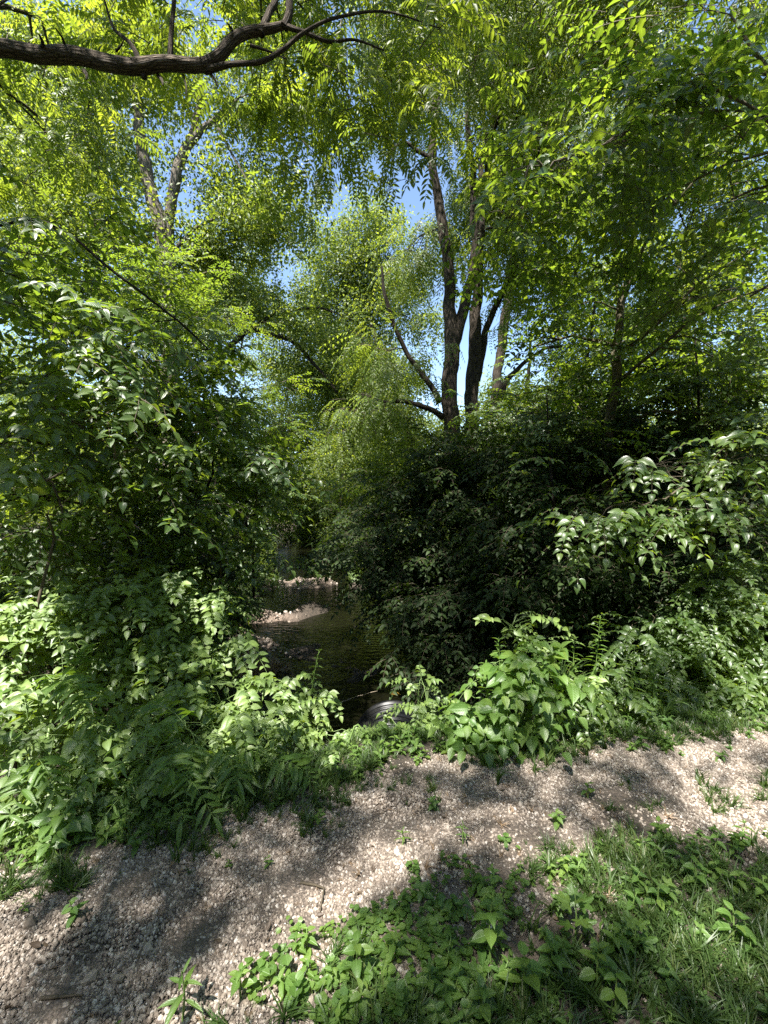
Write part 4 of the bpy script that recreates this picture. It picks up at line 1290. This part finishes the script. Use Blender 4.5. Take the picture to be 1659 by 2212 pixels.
# background trees
bgs = [('broad bright tree closing the view up the creek, behind the crooked branches', (-8, 26), (690, 620), [(620, 1125, 26, 90, 40), (660, 1070, 24, 90, 45), (560, 1060, 22, 60, 50), (600, 1000, 24, 60, 50), (640, 760, 25, 120, 90), (760, 820, 24, 110, 90), (700, 930, 26, 130, 80), (820, 930, 24, 90, 80), (600, 930, 24, 80, 80)], 'farspray', 1.3),
       ('yellow-green tree seen in the gap between the twin stems and the dark trunk', (-2.2, 20), (740, 480), [(700, 580, 20, 90, 70), (760, 500, 19, 80, 60), (800, 600, 20, 80, 70), (720, 680, 21, 100, 60), (860, 680, 20, 90, 60), (800, 1030, 19, 90, 50), (720, 1010, 20, 70, 50), (880, 960, 19, 80, 60), (850, 560, 19, 60, 60), (780, 800, 19, 80, 60)], 'farspray', 1.2),
       ('pale tree behind the left bank under the sky gap', (-9, 20), (300, 560), [(520, 560, 19, 100, 60), (420, 640, 19, 120, 70), (300, 700, 19, 120, 80), (540, 680, 20, 90, 60)], 'farspray', 1.2),
       ('background tree high at the left edge of the picture', (-14, 18), (80, 250), [(60, 180, 17, 130, 100), (50, 350, 17, 130, 100), (150, 480, 17, 120, 90), (60, 600, 17, 130, 100), (200, 330, 18, 90, 80)], 'farspray', 1.2),
       ('background tree right of the dark trunks, below the blue opening', (5.5, 18), (1150, 700), [(1120, 900, 17, 110, 60), (1240, 870, 17, 100, 50), (1080, 990, 17, 110, 50), (1250, 960, 17, 110, 60)], 'farspray', 1.2),
       ('background tree glowing green behind the fanned branches on the right', (11, 17), (1480, 500), [(1500, 480, 15, 130, 90), (1600, 620, 15, 120, 100), (1450, 700, 15, 110, 80), (1600, 820, 15, 120, 90), (1420, 350, 15, 110, 90), (1580, 300, 14, 130, 110), (1350, 600, 15, 110, 70)], 'farspray', 1.15),
       ('low bright tree at the far right, seen through the shrubs', (13, 15), (1560, 880), [(1560, 960, 14, 130, 60), (1450, 1040, 14, 120, 60), (1620, 1100, 13, 100, 70)], 'farspray', 1.0),
       ('tree with drooping branches over the far bank', (1.6, 15), (800, 700), [(760, 780, 14, 60, 60), (840, 820, 13.5, 80, 60), (780, 880, 14, 80, 50), (700, 840, 15, 60, 50), (920, 940, 15, 80, 50), (860, 1010, 15, 80, 40)], 'farspray', .9)]
for lab, b, tp, bl, key, s_ in bgs:
    base = gp(*b); Dm = bl[0][2]
    top = P(tp[0], tp[1], Dm)
    tk = (np.array([base, (base + top) / 2 + rv(.3), top]), np.array([.13, .10, .04]))
    tree('background_tree', lab, 'tree', base, [tk], [blob_px(*a) for a in bl], key, s_, 1.25, 'dark_bark', group='trees behind the creek', sides=8)

# tangled far bank and the wood beyond it
nf = 60000
y = rng.uniform(22, 46, nf); x = rng.uniform(-1, 1, nf) * y * 1.0
m_ = np.abs(x - np.interp(y, CKY, CKX)) > 1.6 + 1.2 * rng.uniform(0, 1, nf)
x, y = x[m_], y[m_]; nf = len(x)
z = height(x, y) + rng.uniform(0, 1, nf) ** 1.5 * (7 + 4 * noise2(x, y, .12)).clip(3, 13)
m_ = rng.uniform(0, 1, nf) < sstep(-.9, .9, noise2(x + z * .7, y + z, .45)) * .9 + .1
x, y, z = x[m_], y[m_], z[m_]
p = np.stack([x, y, z], 1); p = p[in_view(p, 300)]; p = p[hole_keep(p)]
scatter('distant_wood', 'farspray', p, euler_arr(nrm(rng.normal(size=p.shape) * [1, 1, .4]), np.array([0, 0, 1.]) + rng.normal(size=p.shape) * .3), rng.uniform(1.1, 1.9, len(p)),
        kind='stuff', label='far-off wood that closes the background behind the trees', category='wood')

# woods all round the clearing: thicket on both banks and the wood on the other side of the track
nf = 16000
y = rng.uniform(10.5, 26, nf); x = rng.uniform(-1.05, 1.05, nf) * y
t_ = np.abs(x - np.interp(y, CKY, CKX)) - np.interp(y, CKY, CKW)
m_ = rng.uniform(0, 1, nf) < sstep(.3, 1.6, t_) * sstep(-.6, .8, noise2(x, y, .7))
x, y, t_ = x[m_], y[m_], t_[m_]
z = height(x, y) + rng.uniform(0, 1, len(x)) * np.clip(t_ * 1.1, .3, 3.2)
p = np.stack([x, y, z], 1); p = p[in_view(p, 200)]
scatter('bank_thicket', 'farspray', p, euler_arr(nrm(rng.normal(size=p.shape) * [1, 1, .3]), np.array([0, 0, 1.]) + rng.normal(size=p.shape) * .3), rng.uniform(.7, 1.2, len(p)),
        kind='stuff', label='tangled waist-high thicket along both banks further up the creek', category='thicket')
nf = 26000
a = rng.uniform(0, 2 * math.pi, nf); r_ = rng.uniform(7.5, 26, nf)
x, y = r_ * np.sin(a), r_ * np.cos(a) + 1
m_ = (y < 4) | ((np.abs(x) > .95 * y + 3) & (y < 24))
x, y = x[m_], y[m_]
m_ = ~((np.abs(y - edge_near(x) - .5) < 2.0))            # the track itself stays open
x, y = x[m_], y[m_]
z = height(x, y) + rng.uniform(0, 1, len(x)) * (10 + 2.5 * noise2(x, y, .15)).clip(5, 14)
p = np.stack([x, y, z], 1)
scatter('surrounding_wood', 'farspray', p, euler_arr(nrm(rng.normal(size=p.shape) * [1, 1, .3]), np.array([0, 0, 1.]) + rng.normal(size=p.shape) * .3), rng.uniform(1.6, 2.4, len(p)),
        kind='stuff', label='wood on the near side of the track and beyond both picture edges', category='wood')

# ------------------------------------------------------------------ culvert pipe
def culvert():
    cpos = np.array([P(850, 1555, 4.3)[0], 3.0, -.98])
    t = thing('culvert_pipe', 'black corrugated plastic culvert pipe ending above the pool', 'pipe', cpos)
    mb = MB(); R0 = .40; n = 44; Lp = 1.5; nr = 120
    th = np.linspace(0, 2 * math.pi, n, endpoint=False)
    V = []
    for i in range(nr + 1):
        yy = Lp * i / nr
        r_ = R0 + .020 * np.clip(math.sin(yy * 2 * math.pi / .085) * 1.6, -1, 1)
        V += [(r_ * math.cos(a), yy, r_ * math.sin(a) - .04 * yy) for a in th]
    Fc = [(i * n + j, (i + 1) * n + j, (i + 1) * n + (j + 1) % n, i * n + (j + 1) % n) for i in range(nr) for j in range(n)]
    mb.add(V, Fc)
    link('corrugated_wall', mb.mesh('corrugated_wall', ['black_plastic']), t)
    mb = MB()
    V = [((R0 - .03) * math.cos(a), yy, (R0 - .03) * math.sin(a) - .04 * yy) for yy in (.0, Lp) for a in th] + [((R0 + .012) * math.cos(a), Lp + .004, (R0 + .012) * math.sin(a) - .04 * Lp) for a in th]
    Fc = [(j, (j + 1) % n, n + (j + 1) % n, n + j) for j in range(n)] + [(n + j, n + (j + 1) % n, 2 * n + (j + 1) % n, 2 * n + j) for j in range(n)]
    mb.add(V, Fc)
    link('inner_wall', mb.mesh('inner_wall', ['black_plastic']), t)


culvert()

# ------------------------------------------------------------------ near bushes, left
root = lambda x, y: gp(x, y, -.02)
shrub('leafy_bush', 'pale-leaved bush at the left edge, highest of the sunlit ones', 'bush', root(-2.2, 3.2), [blob_px(80, 1330, 3.1, 150, 80), blob_px(230, 1300, 3.3, 120, 70), blob_px(60, 1440, 2.9, 110, 70)], leaf=.085, dens=.9)
shrub('leafy_bush', 'pale-leaved bush with arching sprays just left of the creek', 'bush', root(-1.6, 3.8), [blob_px(400, 1290, 3.7, 110, 70), blob_px(460, 1380, 3.6, 100, 60), blob_px(300, 1400, 3.3, 120, 60)], leaf=.085, dens=.9)
shrub('leafy_bush', 'bush whose bright whitish leaves mound up beside the straw on the bank', 'bush', root(-1.15, 3.1), [blob_px(350, 1490, 2.9, 130, 60), blob_px(490, 1490, 3.0, 90, 50), blob_px(250, 1580, 2.7, 110, 60)], leaf=.075, dens=.95)
shrub('leafy_bush', 'green bush leaning over the gravel at the far left, half in shade', 'bush', root(-1.9, 2.3), [blob_px(90, 1590, 2.4, 140, 80), blob_px(60, 1720, 2.2, 120, 70), blob_px(230, 1680, 2.3, 110, 70)], leaf=.075, dens=.85)
shrub('leafy_bush', 'shaded green bush with long drooping sprays in the middle of the left thicket', 'bush', root(-.85, 2.6), [blob_px(450, 1590, 2.6, 110, 70), blob_px(570, 1570, 2.7, 90, 60), blob_px(390, 1690, 2.35, 100, 60), blob_px(520, 1680, 2.4, 80, 50)], leaf=.075, dens=.9)
shrub('leafy_bush', 'low dark leafy plant on the edge of the gravel at lower left', 'bush', root(-1.35, 2.0), [blob_px(150, 1790, 2.05, 120, 60), blob_px(300, 1740, 2.15, 90, 50), blob_px(60, 1840, 1.95, 80, 30)], 'weedleaf', leaf=.085, L=.22, dens=.6, nind=200)
shrub('pointed_leaf_plant', 'clump of long pointed leaves in half shade in the lower left thicket', 'plant', root(-1.0, 2.35), [blob_px(430, 1580, 2.35, 110, 50), blob_px(560, 1640, 2.35, 80, 50), blob_px(330, 1640, 2.2, 90, 50)], 'lanceleaf', leaf=.12, L=.28, gap=.035, dens=.3, nind=260)
shrub('pointed_leaf_plant', 'clump of long pointed leaves rising above the left edge bush', 'plant', root(-1.9, 2.7), [blob_px(120, 1480, 2.6, 100, 50), blob_px(60, 1620, 2.2, 70, 50)], 'lanceleaf', leaf=.12, L=.28, gap=.04, dens=.4, nind=200)
shrub('ash_seedling', 'slender seedling with pale paired leaflets in front of the dark pool', 'seedling', root(-.45, 3.0), [blob_px(680, 1500, 3.1, 60, 22), blob_px(640, 1470, 3.1, 40, 30), blob_px(620, 1540, 2.9, 60, 40)], leaf=.06, L=.22, gap=.03, dens=.5, nind=150)
shrub('ash_seedling', 'slender seedling with white-lit leaflets right of the pipe', 'seedling', root(.42, 3.1), [blob_px(905, 1480, 3.1, 40, 22), blob_px(930, 1530, 3.0, 50, 40), blob_px(940, 1590, 2.9, 50, 40)], leaf=.06, L=.2, gap=.03, dens=.5, nind=150)
# right
shrub('large_leaved_plant', 'tall plant with broad bright green leaves beside the gravel, right of the pipe', 'plant', root(.85, 2.7), [blob_px(1090, 1440, 2.75, 90, 50), blob_px(1150, 1470, 2.7, 80, 50), blob_px(1060, 1550, 2.65, 90, 60), blob_px(1130, 1600, 2.6, 80, 60)], 'weedleaf', leaf=.10, L=.22, gap=.055, dens=.55, nind=300)
shrub('arching_sapling', 'sapling arching up out of the broad-leaved plant towards the dark shrubs', 'sapling', root(.95, 2.95), [blob_px(1080, 1350, 3.1, 60, 20), blob_px(1130, 1340, 3.1, 40, 20), blob_px(1190, 1390, 3.1, 60, 22), blob_px(1250, 1470, 2.9, 60, 22)], leaf=.06, L=.24, gap=.035, dens=.45, nind=200)
shrub('flecked_bush', 'dark green bush flecked with white-lit leaves at the right', 'bush', root(2.2, 3.5), [blob_px(1420, 1380, 3.5, 120, 70), blob_px(1540, 1330, 3.5, 110, 70), blob_px(1480, 1480, 3.3, 120, 60)], 'elderleaf', leaf=.065, L=.28, gap=.035, dens=1.0)
shrub('flecked_bush', 'dark green bush cut by the right edge of the picture', 'bush', root(2.9, 3.6), [blob_px(1620, 1400, 3.4, 100, 90), blob_px(1600, 1250, 3.6, 110, 60), blob_px(1600, 1500, 3.2, 100, 50)], 'elderleaf', leaf=.07, L=.28, gap=.04, dens=.9)
shrub('leafy_bush', 'low shaded bush between the tall narrow-leaved weeds and the gravel', 'bush', root(1.5, 2.95), [blob_px(1300, 1500, 3.0, 90, 60), blob_px(1250, 1580, 2.8, 80, 50), blob_px(1380, 1560, 3.0, 80, 40)], 'elderleaf', leaf=.06, L=.22, gap=.035, dens=.8, nind=200)
shrub('low_herb', 'low yellow-green herbs on the slope in front of the pipe', 'plant', root(-.1, 2.75), [blob_px(760, 1600, 2.8, 90, 35), blob_px(860, 1620, 2.75, 80, 35), blob_px(680, 1650, 2.6, 80, 35), blob_px(820, 1585, 3.1, 90, 18)], leaf=.05, L=.16, gap=.03, dens=.45, nind=200)
shrub('low_herb', 'low herbs left of the broad-leaved plant, on bare soil', 'plant', root(.3, 2.7), [blob_px(940, 1650, 2.65, 60, 30), blob_px(890, 1580, 2.8, 40, 35)], leaf=.05, L=.15, gap=.03, dens=.5, nind=150)


# upright weeds with leaves all round the stem
def upright(name, label, cat, base, h, nodes, leaf, key='lanceleaf', lean=(0, 0), whorl=3, nind=300, stem='green_stem', r=.004, start=.15, el=.2, group=None):
    base = np.asarray(base, float)
    t = thing(name, label, cat, base, group)
    top = base + np.array([lean[0], lean[1], h])
    q, rr_ = smooth_line([base, (base + top) / 2 + rv(.02 * h), top], [r, r * .8, r * .4], h / 8)
    mb = MB(); tube(mb, q - base, rr_, 5, 0)
    link('stem', mb.mesh('stem', [stem]), t)
    p = []; d = []; n = []; s = []
    for k in range(nodes):
        f = start + (1 - start) * (k + .5) / nodes
        pt = np.array([np.interp(f * (len(q) - 1), range(len(q)), q[:, c]) for c in range(3)])
        for j in range(whorl):
            a = k * (math.pi / 2 if whorl == 2 else 2.4) + j * 2 * math.pi / whorl + rng.normal() * .2
            e = el + rng.normal() * .12 + (f - .5) * .7
            p.append(pt); d.append((math.cos(a) * math.cos(e), math.sin(a) * math.cos(e), math.sin(e)))
            n.append(np.array([0, 0, 1]) + rv(.15) - .5 * math.sin(e) * np.array([math.cos(a), math.sin(a), 0]))
            s.append(leaf * rng.uniform(.8, 1.15) * (1 - .45 * max(0, f - .6) / .4) * (.7 + .3 * min(1, f * 2.5)))
    leafy(t, key, p, d, n, s, nind, 4)
    return t


for (x, y, h, lab) in [(1.52, 3.0, .80, 'tallest narrow-leaved weed, standing upright against the dark shrubs'), (1.33, 2.95, .66, 'narrow-leaved weed just left of the tallest one'),
                       (1.75, 2.95, .55, 'short narrow-leaved weed right of the tallest one'), (.82, 2.85, .66, 'feathery narrow-leaved weed rising out of the broad-leaved plant'),
                       (1.95, 3.05, .5, 'narrow-leaved weed nearest the flecked bush'), (.68, 2.8, .48, 'narrow-leaved weed left of the broad-leaved plant')]:
    upright('narrow_leaved_weed', lab, 'weed', gp(x, y, -.01), h, int(h * 24), .085, whorl=3, group='narrow-leaved weeds', lean=(rng.normal() * .03, rng.normal() * .03))

# foreground weeds, each with its own leaves
fore = [(770, 2100, .15, 3, .085, 'weedleaf', 'bright four-leaved nettle-like weed at the bottom, left of centre'),
        (1060, 2075, .22, 4, .09, 'weedleaf', 'tallest nettle-like weed at the bottom, with toothed drooping leaves'),
        (930, 2130, .12, 3, .055, 'weedleaf', 'small weed with rounded leaves between the two brighter nettle-like weeds'),
        (1130, 2150, .15, 3, .10, 'weedleaf', 'yellow-green toothed weed at the bottom edge, right of the tallest one'),
        (1040, 2180, .10, 3, .07, 'weedleaf', 'low toothed weed on the bottom edge under the tallest one'),
        (1190, 2100, .13, 3, .075, 'weedleaf', 'shaded toothed weed in the middle of the right verge'),
        (1290, 2120, .16, 4, .075, 'weedleaf', 'bushy toothed weed in the right verge, left of the letters corner'),
        (1330, 2170, .14, 3, .07, 'weedleaf', 'dark toothed weed at the bottom edge, furthest right of its kind'),
        (395, 2190, .16, 3, .10, 'lanceleaf', 'soft blue-green weed on the gravel at the bottom left'),
        (520, 2150, .10, 3, .06, 'weedleaf', 'small yellow-green weed at the bottom edge on the gravel'),
        (640, 2050, .07, 2, .05, 'weedleaf', 'small pale weed where the gravel meets the round-leaved plants'),
        (1420, 1960, .12, 3, .07, 'weedleaf', 'weed in the shaded grass of the right verge'),
        (1500, 1900, .13, 3, .07, 'weedleaf', 'weed at the top of the right verge, near the sunlit gravel'),
        (1580, 2010, .14, 3, .08, 'weedleaf', 'broad weed close to the right edge of the picture'),
        (860, 2170, .09, 3, .055, 'roundleaf', 'rounded-leaved weed on the bottom edge at centre'),
        (740, 2180, .08, 3, .055, 'roundleaf', 'rounded-leaved weed below the bright four-leaved one'),
        (640, 2150, .08, 3, .06, 'roundleaf', 'rounded-leaved weed left of the bright four-leaved one'),
        (690, 1760, .07, 3, .05, 'weedleaf', 'seedling on the gravel under the left thicket'),
        (870, 1790, .08, 3, .05, 'lanceleaf', 'small seedling alone on the gravel at mid picture'),
        (1000, 1800, .10, 3, .05, 'lanceleaf', 'thin seedling on the gravel below the broad-leaved plant'),
        (670, 1690, .13, 5, .055, 'lanceleaf', 'blue-green narrow-leaved seedling at the foot of the left thicket'),
        (1270, 1690, .09, 2, .06, 'weedleaf', 'seedling with one white-lit leaf on the far gravel edge')]
for (x, y, h, nd, lf, key, lab) in fore:
    upright('broad_leaved_weed' if key != 'lanceleaf' else 'narrow_leaved_weed', lab, 'weed', ground_at(x, y + 40), h, nd + 1, lf * .8, key, whorl=2 if key != 'roundleaf' else 3, start=.35, el=.1)
for (x, y, h, n_, lab) in [(1240, 1990, .18, 4, 'weed with pale lobed leaves catching the sun in the right verge'), (1370, 2030, .12, 3, 'small lobed-leaf weed in a fleck of sun in the right verge')]:
    upright('lobed_leaf_weed', lab, 'weed', ground_at(x, y + 60), h, n_, .09, 'mapleleaf', whorl=2, start=.3, el=.35)
upright('vine_seedling', 'single round bright green leaf standing in front of the flecked bush', 'seedling', P(1355, 1560, 2.9), .16, 1, .11, 'heartleaf', whorl=1, start=.95, el=-.2)
upright('horseweed', 'thin spindly weed rising against the dark pool', 'weed', P(672, 1500, 3.0), .33, 9, .05, 'lanceleaf', lean=(.06, 0), whorl=2)


# tall arching grass
def tall_grass(name, label, base, n, h, spread, curl=1.0, w=.006):
    base = np.asarray(base, float)
    t = thing(name, label, 'grass clump', base)
    for k in range(n):
        a = rng.uniform(-1.2, 1.2) if spread > 0 else rng.uniform(0, 6.28)
        hh = h * rng.uniform(.6, 1.05); out = spread * rng.uniform(.3, 1.1) * hh * (1 if rng.uniform() < .75 else -1)
        dirh = np.array([math.cos(a), math.sin(a) * .6, 0]); sd = nrm(np.array([-math.sin(a) * .6, math.cos(a), .0]) + rv(.3))
        V = []; m_ = 9
        for i in range(m_ + 1):
            q = i / m_
            p = dirh * out * q ** 1.8 + np.array([0, 0, hh * (q * 1.25 - .55 * curl * q ** 3)])
            ww = w * (1 - q ** 2.5) + .0006
            V += [p - sd * ww, p + sd * ww]
        mb = MB(); mb.add(V, [(2 * i, 2 * i + 1, 2 * i + 3, 2 * i + 2) for i in range(m_)], None, random.random(), 0)
        link('blade', mb.mesh('blade', ['grass_blade']), t)


tall_grass('tall_grass', 'tall grass arching over in the light between the broad-leaved plant and the weeds', gp(1.18, 2.85), 26, .72, .55, 1.0)
tall_grass('tall_grass', 'long grass blades hanging over the gravel below the flecked bush', gp(1.9, 2.85), 22, .35, .8, 1.2)
tall_grass('tall_grass', 'blue-green grass tuft on the gravel edge at lower left', ground_at(335, 1830), 14, .16, .7, 1.0, .004)
tall_grass('tall_grass', 'grass tuft on the gravel below the broad-leaved plant', ground_at(1075, 1710), 18, .15, .8, 1.0, .003)
tall_grass('tall_grass', 'dark grass tuft in the middle of the sunlit gravel at right', ground_at(1420, 1870), 18, .11, .9, 1.0, .003)
tall_grass('tall_grass', 'bright green grass tuft where gravel and right verge meet', ground_at(1190, 2000), 26, .10, .9, 1.0, .003)

# loose stones big enough to tell apart
for (x, y, s_, lab) in [(68, 2010, .032, 'white flat stone at the left edge of the gravel'), (195, 2150, .030, 'white slab-like stone in the sunlit gravel at lower left'), (320, 2080, .026, 'grey cube-like stone right of the shaded patch in the gravel'),
                        (255, 2120, .024, 'two-tone pebble between the white slab and the grey stone'), (670, 2190, .030, 'pinkish stone half hidden by the weeds on the bottom edge'), (1015, 2010, .025, 'pale stone under the shaded grass at the edge of the gravel'),
                        (175, 2005, .022, 'tan stone in the shaded gravel near the left thicket')]:
    g_ = ground_at(x, y)
    o = link('stone', TEMPL['pebble'][rng.integers(6)].data, None, (g_[0], g_[1], g_[2] + s_ * .3), (rng.normal() * .3, rng.normal() * .3, rng.uniform(0, 6)), s_)
    o['label'] = lab; o['category'] = 'stone'

# sticks
def stick(name, label, pts, r, mat='pale_stem', cat='stick'):
    base = np.asarray(pts[0]); mb = MB()
    q, rr_ = smooth_line(pts, np.linspace(r, r * .4, len(pts)), .05)
    q = q + rng.normal(size=q.shape) * r * .3
    tube(mb, q - base, rr_, 6, 0)
    o = link(name, mb.mesh(name, [mat]), None, tuple(base)); o['label'] = label; o['category'] = cat


stick('fallen_twig', 'pale bent twig sticking up from the left bank by the water', [P(560, 1400, 6.9), P(540, 1380, 6.8), P(533, 1340, 6.7)], .014)
stick('fallen_branch', 'thin pale branch lying beside the straw at the waterline', [P(600, 1513, 6.0), P(560, 1518, 6.0), P(520, 1512, 6.1)], .014)
stick('fallen_branch', 'thin grey branch lying across the dark pool', [P(735, 1518, 5.7), P(770, 1505, 5.9), P(815, 1492, 6.1)], .009)
stick('fallen_twig', 'dark twig lying across the shaded gravel patch', [ground_at(650, 1925) + [0, 0, .01], ground_at(700, 1945) + [0, 0, .015], ground_at(690, 2000) + [0, 0, .01]], .006, 'twig_bark')
stick('fallen_twig', 'small dark twig on the sunlit gravel at lower left', [ground_at(90, 2200) + [0, 0, .008], ground_at(180, 2190) + [0, 0, .012]], .006, 'twig_bark')
# single autumn leaf by the pipe
mb = MB(); add_leaf(mb, leaf_shape('ovate', 6, .7, .2, .2), (0, 0, 0), (1, .3, 0), (-.2, -.4, 1), .13)
o = link('fallen_leaf', mb.mesh('fallen_leaf', ['yellow_leaf']), None, tuple(P(845, 1500, 5.1))); o['label'] = 'single yellow leaf lying by the water above the pipe'; o['category'] = 'leaf'
